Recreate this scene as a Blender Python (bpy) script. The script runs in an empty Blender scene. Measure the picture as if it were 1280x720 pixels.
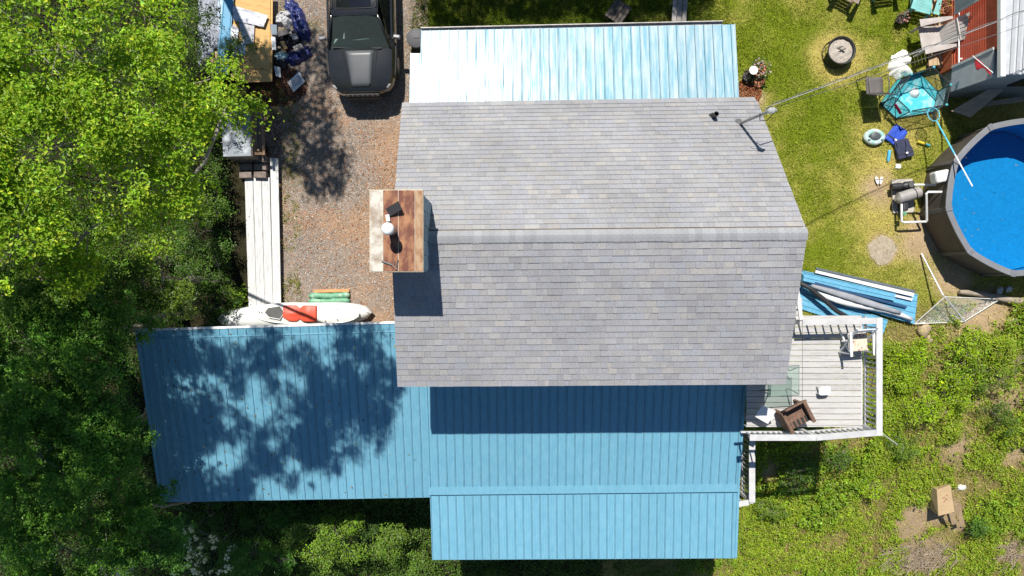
import bpy, bmesh, math, random
import numpy as np
from mathutils import Vector, Matrix, Euler

SC = bpy.context.scene
COL = SC.collection
R = math.radians
rng = np.random.default_rng(11)
random.seed(11)

# ------------------------------------------------------------------ camera, sky, sun, exposure
H = 20.4            # camera height over the driveway
F = 853.0           # focal length in pixels of the 1280 px wide photograph
cam = bpy.data.cameras.new('camera')
cam.sensor_width = 36.0
cam.lens = 36.0 * F / 1280.0
cam.clip_start = 0.1
cam.clip_end = 3000
camo = bpy.data.objects.new('camera', cam)
camo.location = (0, 0, H)
camo.rotation_euler = (0, 0, 0)
COL.objects.link(camo)
SC.camera = camo

SUN_DROP = Vector((0.14, -0.573, -1.0)).normalized()      # the way the light travels
world = bpy.data.worlds.new('World')
SC.world = world
world.use_nodes = True
wn = world.node_tree
bg = wn.nodes['Background']
sky = wn.nodes.new('ShaderNodeTexSky')
sky.sky_type = 'NISHITA'
sky.sun_disc = False
sky.sun_elevation = math.asin(-SUN_DROP.z)
sky.sun_rotation = math.atan2(-SUN_DROP.x, -SUN_DROP.y)
sky.altitude = 300
sky.air_density = 1.0
sky.dust_density = 0.0
sky.ozone_density = 3.0
wn.links.new(sky.outputs[0], bg.inputs[0])
bg.inputs[1].default_value = 0.075
sun = bpy.data.lights.new('sun', 'SUN')
sun.energy = 5.0
sun.angle = R(0.53)
sun.color = (1.0, 0.955, 0.88)
suno = bpy.data.objects.new('sun', sun)
suno.rotation_euler = SUN_DROP.to_track_quat('-Z', 'Y').to_euler()
suno.location = (0, 0, 40)
COL.objects.link(suno)
vs = SC.view_settings
vs.view_transform = 'Standard'
vs.look = 'None'
vs.exposure = 0.44
vs.gamma = 1.0
vs.use_curve_mapping = False
SC.render.engine = 'CYCLES'
SC.cycles.use_denoising = True
SC.cycles.max_bounces = 6
SC.cycles.transparent_max_bounces = 12
SC.cycles.sample_clamp_indirect = 6.0

# ------------------------------------------------------------------ layout helpers
def ground_z(x, y):
    t = np.maximum(0.0, -np.asarray(y, float) - 1.0)
    return -0.35 * t * t / (t + 1.2)

def at(px, py, z=0.0):
    """A point of the place: the spot at height z that a pixel of the survey photo shows."""
    d = H - z
    return Vector(((px - 640.0) / F * d, -(py - 360.0) / F * d, z))

def gd(px, py, h=0.0):
    z = h
    for _ in range(12):
        p = at(px, py, z)
        z = float(ground_z(p.x, p.y)) + h
    return at(px, py, z)

def hash2(ix, iy, seed):
    n = (ix.astype(np.int64) * 374761393 + iy.astype(np.int64) * 668265263 + seed * 1442695041) & 0xFFFFFFFF
    n = ((n ^ (n >> 13)) * 1274126177) & 0xFFFFFFFF
    return ((n ^ (n >> 16)) & 0xFFFF) / 65535.0

def vnoise(x, y, scale, seed=0):
    x = np.asarray(x, float) * scale + 1000.0
    y = np.asarray(y, float) * scale + 1000.0
    ix = np.floor(x); iy = np.floor(y)
    fx = x - ix; fy = y - iy
    fx = fx * fx * (3 - 2 * fx); fy = fy * fy * (3 - 2 * fy)
    a = hash2(ix, iy, seed); b = hash2(ix + 1, iy, seed)
    c = hash2(ix, iy + 1, seed); d = hash2(ix + 1, iy + 1, seed)
    return (a * (1 - fx) + b * fx) * (1 - fy) + (c * (1 - fx) + d * fx) * fy

def fbm(x, y, scale, seed=0, oct=4):
    s = 0.0; a = 0.5; tot = 0.0
    for k in range(oct):
        s = s + a * vnoise(x, y, scale * 2 ** k, seed + k * 17)
        tot += a; a *= 0.55
    return s / tot

# ------------------------------------------------------------------ materials
MATS = {}
def mat(name, col, rough=0.7, metal=0.0, var=0.15, scale=4.0, bump=0.0, bscale=40.0, spec=0.5,
        rnd=0.0, stretch=(1, 1, 1), col2=None, coat=0.0, attr=None, detail=6.0, lo=0.35, hi=0.65):
    """Procedural: base colour varied by noise (to col2 if given), per-object variation, fine bump."""
    if name in MATS: return MATS[name]
    m = bpy.data.materials.new(name); m.use_nodes = True
    nt = m.node_tree; N = nt.nodes; L = nt.links
    b = N['Principled BSDF']
    b.inputs['Roughness'].default_value = rough
    b.inputs['Metallic'].default_value = metal
    b.inputs['Specular IOR Level'].default_value = spec
    if coat: b.inputs['Coat Weight'].default_value = coat; b.inputs['Coat Roughness'].default_value = 0.06
    tc = N.new('ShaderNodeTexCoord'); mp = N.new('ShaderNodeMapping')
    mp.inputs['Scale'].default_value = stretch
    L.new(tc.outputs['Object'], mp.inputs[0])
    no = N.new('ShaderNodeTexNoise'); no.inputs['Scale'].default_value = scale
    no.inputs['Detail'].default_value = detail; no.inputs['Roughness'].default_value = 0.6
    L.new(mp.outputs[0], no.inputs[0])
    mr = N.new('ShaderNodeMapRange')
    mr.inputs['From Min'].default_value = lo; mr.inputs['From Max'].default_value = hi
    L.new(no.outputs[0], mr.inputs[0])
    mx = N.new('ShaderNodeMix'); mx.data_type = 'RGBA'
    c = Vector(col)
    if col2 is None:
        mx.inputs[6].default_value = (*(c * (1 - var)), 1)
        mx.inputs[7].default_value = (*[min(1, q * (1 + var)) for q in c], 1)
    else:
        mx.inputs[6].default_value = (*c, 1); mx.inputs[7].default_value = (*col2, 1)
    L.new(mr.outputs[0], mx.inputs[0])
    out = mx.outputs[2]
    if attr:
        an = N.new('ShaderNodeAttribute'); an.attribute_name = attr
        mm = N.new('ShaderNodeMix'); mm.data_type = 'RGBA'; mm.blend_type = 'MULTIPLY'; mm.inputs[0].default_value = 1
        L.new(an.outputs['Color'], mm.inputs[6]); L.new(out, mm.inputs[7]); out = mm.outputs[2]
    if rnd:
        oi = N.new('ShaderNodeObjectInfo'); r2 = N.new('ShaderNodeMapRange')
        r2.inputs['To Min'].default_value = 1 - rnd; r2.inputs['To Max'].default_value = 1 + rnd
        L.new(oi.outputs['Random'], r2.inputs[0])
        hs = N.new('ShaderNodeHueSaturation')
        L.new(r2.outputs[0], hs.inputs['Value']); L.new(out, hs.inputs['Color']); out = hs.outputs[0]
    L.new(out, b.inputs['Base Color'])
    if bump:
        n2 = N.new('ShaderNodeTexNoise'); n2.inputs['Scale'].default_value = bscale; n2.inputs['Detail'].default_value = 4
        L.new(mp.outputs[0], n2.inputs[0])
        bp = N.new('ShaderNodeBump'); bp.inputs['Strength'].default_value = bump; bp.inputs['Distance'].default_value = 0.02
        L.new(n2.outputs[0], bp.inputs['Height']); L.new(bp.outputs[0], b.inputs['Normal'])
    MATS[name] = m
    return m

def leaf_mat(name, trans=0.45, rough=0.5, tint=(1.25, 1.35, 0.6)):
    """Leaf colour from the mesh's own leaf colour attribute, with light passing through the blade."""
    if name in MATS: return MATS[name]
    m = bpy.data.materials.new(name); m.use_nodes = True
    nt = m.node_tree; N = nt.nodes; L = nt.links
    b = N['Principled BSDF']; out = N['Material Output']
    b.inputs['Roughness'].default_value = rough
    b.inputs['Specular IOR Level'].default_value = 0.35
    an = N.new('ShaderNodeAttribute'); an.attribute_name = 'leafcol'
    L.new(an.outputs['Color'], b.inputs['Base Color'])
    tr = N.new('ShaderNodeBsdfTranslucent')
    mm = N.new('ShaderNodeMix'); mm.data_type = 'RGBA'; mm.blend_type = 'MULTIPLY'; mm.inputs[0].default_value = 1
    L.new(an.outputs['Color'], mm.inputs[6]); mm.inputs[7].default_value = (*tint, 1)
    L.new(mm.outputs[2], tr.inputs[0])
    ms = N.new('ShaderNodeMixShader'); ms.inputs[0].default_value = trans
    L.new(b.outputs[0], ms.inputs[1]); L.new(tr.outputs[0], ms.inputs[2]); L.new(ms.outputs[0], out.inputs[0])
    MATS[name] = m
    return m

def glass_mat(name, col=(0.9, 1, 0.95), alpha=0.75, rough=0.03):
    if name in MATS: return MATS[name]
    m = bpy.data.materials.new(name); m.use_nodes = True
    nt = m.node_tree; N = nt.nodes; L = nt.links
    out = N['Material Output']; b = N['Principled BSDF']
    b.inputs['Base Color'].default_value = (*[c * 0.35 for c in col], 1); b.inputs['Roughness'].default_value = rough
    t = N.new('ShaderNodeBsdfTransparent'); t.inputs[0].default_value = (*col, 1)
    fr = N.new('ShaderNodeFresnel'); fr.inputs[0].default_value = 1.5
    no = N.new('ShaderNodeTexNoise'); no.inputs['Scale'].default_value = 9
    mr = N.new('ShaderNodeMapRange'); mr.inputs['To Min'].default_value = (1 - alpha) * 0.8; mr.inputs['To Max'].default_value = (1 - alpha) * 1.2
    L.new(no.outputs[0], mr.inputs[0])
    ad = N.new('ShaderNodeMath'); ad.operation = 'ADD'; ad.use_clamp = True
    L.new(fr.outputs[0], ad.inputs[0]); L.new(mr.outputs[0], ad.inputs[1])
    ms = N.new('ShaderNodeMixShader')
    L.new(ad.outputs[0], ms.inputs[0]); L.new(t.outputs[0], ms.inputs[1]); L.new(b.outputs[0], ms.inputs[2]); L.new(ms.outputs[0], out.inputs[0])
    MATS[name] = m
    return m

# ------------------------------------------------------------------ mesh builder and objects
ORG = {}
def tag(o, label=None, cat=None, group=None, kind=None):
    if label: o['label'] = label
    if cat: o['category'] = cat
    if group: o['group'] = group
    if kind: o['kind'] = kind
    return o

def thing(name, label, cat, loc=(0, 0, 0), group=None):
    o = bpy.data.objects.new(name, None)
    o.empty_display_size = 0.2
    o.location = loc
    COL.objects.link(o); ORG[o.name] = Vector(loc)
    return tag(o, label, cat, group, 'thing')

def link_mesh(name, me, m, parent=None, loc=None):
    o = bpy.data.objects.new(name, me)
    if m is not None and not me.materials: me.materials.append(m)
    COL.objects.link(o)
    if parent is not None:
        o.parent = parent; ORG[o.name] = ORG[parent.name].copy()
    else:
        o.location = loc or (0, 0, 0); ORG[o.name] = Vector(loc or (0, 0, 0))
    return o

class MB:
    def __init__(s): s.v = []; s.f = []
    def add(s, vs, fs):
        o = len(s.v); s.v += [Vector(v) for v in vs]; s.f += [tuple(i + o for i in f) for f in fs]; return s
    def box(s, c, size, rz=0.0, rot=None):
        c = Vector(c); M = rot if rot is not None else Matrix.Rotation(rz, 3, 'Z')
        h = Vector(size) / 2
        vs = [c + M @ Vector((sx * h.x, sy * h.y, sz * h.z)) for sz in (-1, 1) for sx, sy in ((-1, -1), (1, -1), (1, 1), (-1, 1))]
        return s.add(vs, [(3, 2, 1, 0), (4, 5, 6, 7), (0, 1, 5, 4), (1, 2, 6, 5), (2, 3, 7, 6), (3, 0, 4, 7)])
    def beam(s, a, b, w, h, up=(0, 0, 1)):
        a = Vector(a); b = Vector(b); d = (b - a).normalized(); u = Vector(up)
        x = d.cross(u)
        if x.length < 1e-4: x = d.cross(Vector((0, 1, 0)))
        x.normalize(); u = x.cross(d).normalized()
        vs = [p + x * (sx * w / 2) + u * (sz * h / 2) for p in (a, b) for sx, sz in ((-1, -1), (1, -1), (1, 1), (-1, 1))]
        return s.add(vs, [(0, 1, 2, 3), (7, 6, 5, 4), (0, 4, 5, 1), (1, 5, 6, 2), (2, 6, 7, 3), (3, 7, 4, 0)])
    def tube(s, pts, r, n=8, closed=False):
        pts = [Vector(p) for p in pts]; m = len(pts)
        rs = r if hasattr(r, '__len__') else [r] * m
        vs = []; ref = None
        for i, p in enumerate(pts):
            a = pts[i - 1] if (i > 0 or closed) else pts[i]
            b = pts[(i + 1) % m] if (i < m - 1 or closed) else pts[i]
            d = (b - a).normalized()
            if ref is None:
                ref = d.cross(Vector((0, 0, 1)))
                if ref.length < 1e-3: ref = d.cross(Vector((0, 1, 0)))
            ref = (ref - d * ref.dot(d))
            if ref.length < 1e-6: ref = d.cross(Vector((0.3, 1, 0.2)))
            ref.normalize(); w = d.cross(ref)
            vs += [p + (ref * math.cos(2 * math.pi * k / n) + w * math.sin(2 * math.pi * k / n)) * rs[i] for k in range(n)]
        fs = []
        for i in range(m if closed else m - 1):
            j = (i + 1) % m
            fs += [(i * n + k, i * n + (k + 1) % n, j * n + (k + 1) % n, j * n + k) for k in range(n)]
        if not closed: fs += [tuple(range(n))[::-1], tuple((m - 1) * n + k for k in range(n))]
        return s.add(vs, fs)
    def prism(s, poly, z0, z1):
        n = len(poly)
        vs = [(p[0], p[1], z0) for p in poly] + [(p[0], p[1], z1) for p in poly]
        fs = [tuple(range(n))[::-1], tuple(range(n, 2 * n))] + [(k, (k + 1) % n, n + (k + 1) % n, n + k) for k in range(n)]
        return s.add(vs, fs)
    def slab(s, pts, t):
        """A plate of thickness t below the given 3-D polygon."""
        pts = [Vector(p) for p in pts]; n = len(pts)
        nr = (pts[1] - pts[0]).cross(pts[2] - pts[1]).normalized()
        if nr.z < 0: pts = pts[::-1]; nr = -nr
        vs = pts + [p - nr * t for p in pts]
        fs = [tuple(range(n)), tuple(range(n, 2 * n))[::-1]] + [(k, n + k, n + (k + 1) % n, (k + 1) % n) for k in range(n)]
        return s.add(vs, fs)
    def lathe(s, prof, c=(0, 0, 0), n=20, squash=1.0, rz=0.0):
        c = Vector(c); vs = []
        for r, z in prof:
            for k in range(n):
                a = 2 * math.pi * k / n
                x, y = r * math.cos(a), r * squash * math.sin(a)
                vs.append(c + Vector((x * math.cos(rz) - y * math.sin(rz), x * math.sin(rz) + y * math.cos(rz), z)))
        fs = []
        for i in range(len(prof) - 1):
            fs += [(i * n + k, i * n + (k + 1) % n, (i + 1) * n + (k + 1) % n, (i + 1) * n + k) for k in range(n)]
        if prof[0][0] > 1e-4: fs.append(tuple(range(n))[::-1])
        if prof[-1][0] > 1e-4: fs.append(tuple((len(prof) - 1) * n + k for k in range(n)))
        return s.add(vs, fs)
    def grid(s, P, wrap=False):
        a = len(P); b = len(P[0])
        vs = [q for row in P for q in row]; fs = []
        for i in range(a - 1):
            for j in range(b if wrap else b - 1):
                k = (j + 1) % b
                fs.append((i * b + j, i * b + k, (i + 1) * b + k, (i + 1) * b + j))
        return s.add(vs, fs)
    def build(s, name, m, parent=None, loc=None, smooth=False, bevel=0.0, solid=0.0, cat=None):
        org = ORG[parent.name] if parent is not None else Vector(loc or (0, 0, 0))
        me = bpy.data.meshes.new(name)
        me.from_pydata([tuple(v - org) for v in s.v], [], s.f)
        bm = bmesh.new(); bm.from_mesh(me)
        bmesh.ops.recalc_face_normals(bm, faces=bm.faces)
        bm.to_mesh(me); bm.free()
        if smooth:
            me.polygons.foreach_set('use_smooth', [True] * len(me.polygons))
        me.update()
        o = link_mesh(name, me, m, parent, loc)
        if solid:
            md = o.modifiers.new('solid', 'SOLIDIFY'); md.thickness = solid; md.offset = 0
        if bevel:
            md = o.modifiers.new('bevel', 'BEVEL'); md.width = bevel; md.segments = 2; md.limit_method = 'ANGLE'
        if smooth == 'auto':
            md = o.modifiers.new('es', 'EDGE_SPLIT'); md.split_angle = R(38)
        return o

def single(name, label, cat, mb, m, loc, group=None, **k):
    o = mb.build(name, m, None, loc, **k)
    return tag(o, label, cat, group, 'thing')

def copy_tree(o, parent=None):
    c = o.copy(); COL.objects.link(c); c.parent = parent
    ORG[c.name] = Vector(c.location)
    for ch in list(o.children): copy_tree(ch, c)
    return c

def np_mesh(name, V, Fq, m, parent=None, cols=None, loc=None, smooth=False):
    """V (n,3); Fq (k,3|4) indices; cols (n,3) leaf colour per vertex."""
    org = np.array(ORG[parent.name]) if parent is not None else np.array(loc or (0, 0, 0), float)
    me = bpy.data.meshes.new(name)
    n, k = len(V), len(Fq); c = Fq.shape[1]
    me.vertices.add(n); me.vertices.foreach_set('co', (V - org).astype(np.float32).ravel())
    me.loops.add(k * c); me.loops.foreach_set('vertex_index', Fq.astype(np.int32).ravel())
    me.polygons.add(k); me.polygons.foreach_set('loop_start', np.arange(0, k * c, c, dtype=np.int32))
    me.polygons.foreach_set('use_smooth', np.full(k, smooth))
    me.update(calc_edges=True)
    if cols is not None:
        a = me.attributes.new('leafcol', 'FLOAT_COLOR', 'POINT')
        a.data.foreach_set('color', np.c_[cols, np.ones(n)].astype(np.float32).ravel())
    return link_mesh(name, me, m, parent, loc)

def leaves(name, C, Nrm, size, cols, m, parent=None, aspect=0.6, fold=0.18, loc=None):
    """Kite-shaped folded leaf blades at C facing Nrm."""
    n = len(C)
    Nrm = Nrm / (np.linalg.norm(Nrm, axis=1, keepdims=True) + 1e-9)
    t = rng.normal(size=(n, 3)); t -= Nrm * np.sum(t * Nrm, 1, keepdims=True)
    t /= np.linalg.norm(t, axis=1, keepdims=True) + 1e-9
    b = np.cross(Nrm, t)
    s = np.asarray(size).reshape(-1, 1) * np.ones((n, 1))
    w = s * aspect * 0.5
    base = C - t * s * 0.5; tip = C + t * s * 0.5 - Nrm * s * 0.12
    l = C + b * w + Nrm * s * fold - t * s * 0.08; r = C - b * w + Nrm * s * fold - t * s * 0.08
    V = np.stack([base, r, tip, l], 1).reshape(-1, 3)
    i = np.arange(n)[:, None] * 4
    Fq = np.concatenate([i + np.array([[0, 1, 2]]), i + np.array([[0, 2, 3]])], 1).reshape(-1, 3)
    return np_mesh(name, V, Fq, m, parent, np.repeat(cols, 4, 0), loc)

def tint(n, base, var=0.25, hue=0.15, warm=None, wfrac=0.0):
    base = np.array(base)
    v = np.exp(rng.normal(0, var, (n, 1)))
    c = base * v * (1 + rng.normal(0, hue, (n, 3)) * np.array([1, 0.4, 0.8]))
    if warm is not None and wfrac > 0:
        k = rng.random(n) < wfrac
        c[k] = np.array(warm) * v[k]
    return np.clip(c, 0.004, 0.9)
# ------------------------------------------------------------------ ground, driveway
def smoothstep(a, b, x):
    t = np.clip((x - a) / (b - a), 0, 1); return t * t * (3 - 2 * t)

def px_of(x, y, z=0.0):
    return 640 + x * F / (H - z), 360 - y * F / (H - z)

def disc(x, y, c, r, soft):
    return 1 - smoothstep(r - soft, r + soft, np.hypot(x - c.x, y - c.y) + (fbm(x, y, 1.6, 5) - 0.5) * r * 0.9)

PIT = gd(1046, 72)
BARE = [(gd(1103, 313), 0.42, 0.1), (gd(1140, 655), 0.75, 0.3), (gd(1182, 636), 0.62, 0.15), (gd(1198, 655), .3, .1), (gd(1100, 238), 0.5, 0.4), (gd(1190, 345), 0.7, 0.35),
        (gd(1160, 300), 0.8, 0.5), (gd(935, 120), 0.45, 0.2), (gd(1225, 395), 0.75, 0.4), (gd(1268, 565), 0.5, 0.4), (gd(960, 590), 0.3, 0.2), (gd(1240, 478), .55, .5), (gd(1262, 500), .45, .4), (gd(1195, 560), .5, .45), (gd(1150, 690), .8, .5), (gd(1262, 690), 0.5, 0.4)]
def dryness(x, y):
    """0 lush, 1 straw-dry turf: a property of the lawn itself."""
    d = smoothstep(0.36, 0.70, fbm(x, y, 0.55, 3) * 0.6 + fbm(x, y, 2.6, 9) * 0.4)
    ring = np.exp(-((np.hypot(x - PIT.x, y - PIT.y) - 0.55) / 0.34) ** 2)
    strip = (1 - smoothstep(-3.0, -2.5, x)) * smoothstep(-3.6, -3.3, x) * smoothstep(2.0, 3.0, y)
    top = smoothstep(7.2, 7.6, y) * (1 - smoothstep(3, 5, x)) * 0.2
    pool = np.exp(-((np.hypot(x - 14.4, y - 2.5) - 3.2) / 1.1) ** 2) * 0.35
    return np.clip(d * 0.62 + ring * 0.95 + strip * 0.8 + pool - top, 0, 1)
def bare(x, y):
    b = np.zeros_like(x)
    for c, r, s in BARE: b = np.maximum(b, disc(x, y, c, r, s))
    return b
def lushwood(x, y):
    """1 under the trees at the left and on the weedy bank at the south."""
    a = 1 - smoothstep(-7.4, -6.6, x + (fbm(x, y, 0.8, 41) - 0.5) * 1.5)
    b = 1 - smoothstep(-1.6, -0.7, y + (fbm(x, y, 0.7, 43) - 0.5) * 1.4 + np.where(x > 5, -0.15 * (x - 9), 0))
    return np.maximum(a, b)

dense = np.arange(-13.6, 17.0, 0.12); far = np.array([20, 26, 36, 55, 90, 160, 320, 700.0])
gx = np.concatenate([-far[::-1] , dense, far + 2]); gy = np.concatenate([-far[::-1] + 4, np.arange(-13.0, 13.0, 0.12), far])
GX, GY = np.meshgrid(gx, gy)
GZ = ground_z(GX, GY) + (fbm(GX, GY, 1.3, 2) - 0.5) * 0.05 - 0.02
dr = dryness(GX, GY); ba = bare(GX, GY); lw = lushwood(GX, GY)
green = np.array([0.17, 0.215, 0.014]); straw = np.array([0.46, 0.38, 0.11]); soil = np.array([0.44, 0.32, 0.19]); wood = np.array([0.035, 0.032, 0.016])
weed = np.array([0.27, 0.215, 0.085])
C = green + (straw - green) * dr[..., None]
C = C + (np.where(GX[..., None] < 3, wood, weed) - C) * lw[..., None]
C = C + (soil - C) * ba[..., None]
C *= (0.8 + 0.4 * fbm(GX, GY, 4.0, 31))[..., None]
V = np.stack([GX, GY, GZ], -1).reshape(-1, 3)
ny, nx = GX.shape
I = (np.arange(ny - 1)[:, None] * nx + np.arange(nx - 1)[None]).ravel()
gm = mat('turf_soil', (0.9, 0.9, 0.9), 0.95, var=0.35, scale=30, bump=0.7, bscale=60, attr='leafcol', spec=0.1)
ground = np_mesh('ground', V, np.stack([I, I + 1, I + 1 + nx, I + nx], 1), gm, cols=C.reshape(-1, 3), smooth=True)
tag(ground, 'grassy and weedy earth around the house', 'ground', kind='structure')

# gravel drive: an irregular sheet, then loose stones on it
dx = np.linspace(-7.45, -2.45, 60); dy = np.linspace(-1.15, 14.0, 150)
DX, DY = np.meshgrid(dx, dy)
U = (DX - dx[0]) / (dx[-1] - dx[0])
left = -7.35 + (fbm(DY * 0 + 1, DY, 0.8, 61) - 0.5) * 0.6 + smoothstep(5, 9, DY) * 0.3
right = np.where(DY > 4.6, -2.95, -2.2) + (fbm(DY * 0 + 5, DY, 0.9, 63) - 0.5) * 0.5
XX = left + (right - left) * U
ZZ = 0.012 + 0.02 * fbm(XX, DY, 2.0, 4)
red = np.maximum(smoothstep(0.42, 0.62, fbm(XX, DY, 0.5, 71)) * (1 - smoothstep(4.6, 6.5, DY)), smoothstep(-4.6, -3.4, XX + (fbm(XX, DY, 1.2, 12) - .5) * 2) * (1 - smoothstep(4.2, 6, DY)))
gc = np.array([0.32, 0.285, 0.25]) + (np.array([0.47, 0.30, 0.18]) - np.array([0.32, 0.285, 0.25])) * (0.25 + 0.6 * red[..., None])
gc = gc * (0.8 + 0.4 * fbm(XX, DY, 5, 8))[..., None]
mossy = smoothstep(0.58, 0.72, fbm(XX, DY, 0.9, 77)) * (1 - smoothstep(-6.3, -5.2, XX)) * smoothstep(2.5, 4, DY)
gc = gc + (np.array([0.13, 0.12, 0.03]) - gc) * mossy[..., None]
ny, nx = XX.shape
I = (np.arange(ny - 1)[:, None] * nx + np.arange(nx - 1)[None]).ravel()
dm = mat('gravel', (0.9, 0.9, 0.9), 0.95, var=0.5, scale=45, bump=1.0, bscale=55, attr='leafcol', spec=0.15, detail=8)
tag(np_mesh('driveway', np.stack([XX, DY, ZZ], -1).reshape(-1, 3), np.stack([I, I + 1, I + 1 + nx, I + nx], 1), dm, cols=gc.reshape(-1, 3), smooth=True),
    'grey and rust brown gravel driveway beside the house', 'driveway', kind='structure')
n = 60000
sx = rng.uniform(-7.2, -2.5, n); sy = rng.uniform(-1.0, 9.2, n)
sr = rng.uniform(0.008, 0.021, n)
cube = np.array([[-1, -.6, -.5], [.3, -1, -.4], [1, .2, -.5], [-.2, 1, -.5], [-.5, -.1, .8], [.5, .3, .7]])
tri = np.array([[0, 1, 4], [1, 2, 5], [1, 5, 4], [2, 3, 5], [3, 0, 4], [3, 4, 5]])
an = rng.uniform(0, 6.28, n); ca, sa = np.cos(an), np.sin(an)
P = cube[None] * sr[:, None, None]
Vs = np.stack([P[..., 0] * ca[:, None] - P[..., 1] * sa[:, None] + sx[:, None], P[..., 0] * sa[:, None] + P[..., 1] * ca[:, None] + sy[:, None], P[..., 2] * 0.7 + 0.022 + sr[:, None] * .3], -1)
rd = np.maximum(smoothstep(0.40, 0.62, fbm(sx, sy, 0.5, 71)) * (1 - smoothstep(4.6, 6.5, sy)), smoothstep(-4.6, -3.4, sx + (fbm(sx, sy, 1.2, 12) - .5) * 2) * (1 - smoothstep(4.2, 6, sy)))
pick = rng.random(n)
sc_ = np.where((pick < 0.22 + 0.4 * rd)[:, None], np.array([0.44, 0.24, 0.13]), np.where((pick > 0.78)[:, None], np.array([0.50, 0.46, 0.42]), np.array([0.30, 0.27, 0.25]))) * np.exp(rng.normal(0, .32, (n, 1)))
stone_m = mat('loose_stone', (0.95, 0.95, 0.95), 0.9, var=0.2, scale=60, attr='leafcol', spec=0.2)
tag(np_mesh('loose_gravel', Vs.reshape(-1, 3), (tri[None] + (np.arange(n) * 6)[:, None, None]).reshape(-1, 3), stone_m, cols=np.repeat(np.clip(sc_, 0, .8), 6, 0)),
    'loose grey and reddish stones scattered over the driveway', 'gravel', kind='stuff')

# lawn blades
def blades(name, label, x, y, hgt, wid, cols, m):
    n = len(x); z = ground_z(x, y) - 0.02
    a = rng.uniform(0, 6.283, n); lean = rng.uniform(0.3, 1.1, n) * hgt; la = rng.uniform(0, 6.283, n)
    bx, by = np.cos(a) * wid / 2, np.sin(a) * wid / 2
    tip = np.stack([x + np.cos(la) * lean, y + np.sin(la) * lean, z + hgt], -1)
    Vv = np.stack([np.stack([x - bx, y - by, z], -1), np.stack([x + bx, y + by, z], -1), tip], 1)
    o = np_mesh(name, Vv.reshape(-1, 3), np.arange(n * 3).reshape(-1, 3), m, cols=np.repeat(cols, 3, 0))
    return tag(o, label, 'grass', kind='stuff')
n = 330000
x = np.concatenate([rng.uniform(5.2, 17, n * 3 // 5), rng.uniform(-3.4, 6.5, n * 2 // 5)]); y = np.concatenate([rng.uniform(-2.2, 9.5, n * 3 // 5), rng.uniform(6.2, 9.8, n * 2 // 5)])
d = dryness(x, y); b = bare(x, y); w = lushwood(x, y)
keep = (rng.random(len(x)) > b * 0.93) & (rng.random(len(x)) > w * 0.9) & (rng.random(len(x)) > d * 0.45) & (np.hypot(x - 14.38, y - 2.55) > 2.2) & (np.hypot(x - PIT.x, y - PIT.y) > 0.4) & ~((x > 12.3) & (y > 6.2))
x, y, d = x[keep], y[keep], d[keep]
dd = np.clip(d + rng.normal(0, .22, len(x)), 0, 1)[:, None]
col = (np.array([0.225, 0.31, 0.014]) * (1 - dd) + np.array([0.66, 0.56, 0.17]) * dd) * np.exp(rng.normal(0, .28, (len(x), 1)))
grass_m = leaf_mat('grass_blade', 0.2, 0.55, (1.1, 1.15, 0.7))
blades('lawn_grass', 'patchy green and straw coloured mown lawn grass', x, y, rng.uniform(.03, .085, len(x)), rng.uniform(.012, .026, len(x)), np.clip(col, 0, .8), grass_m)
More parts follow.
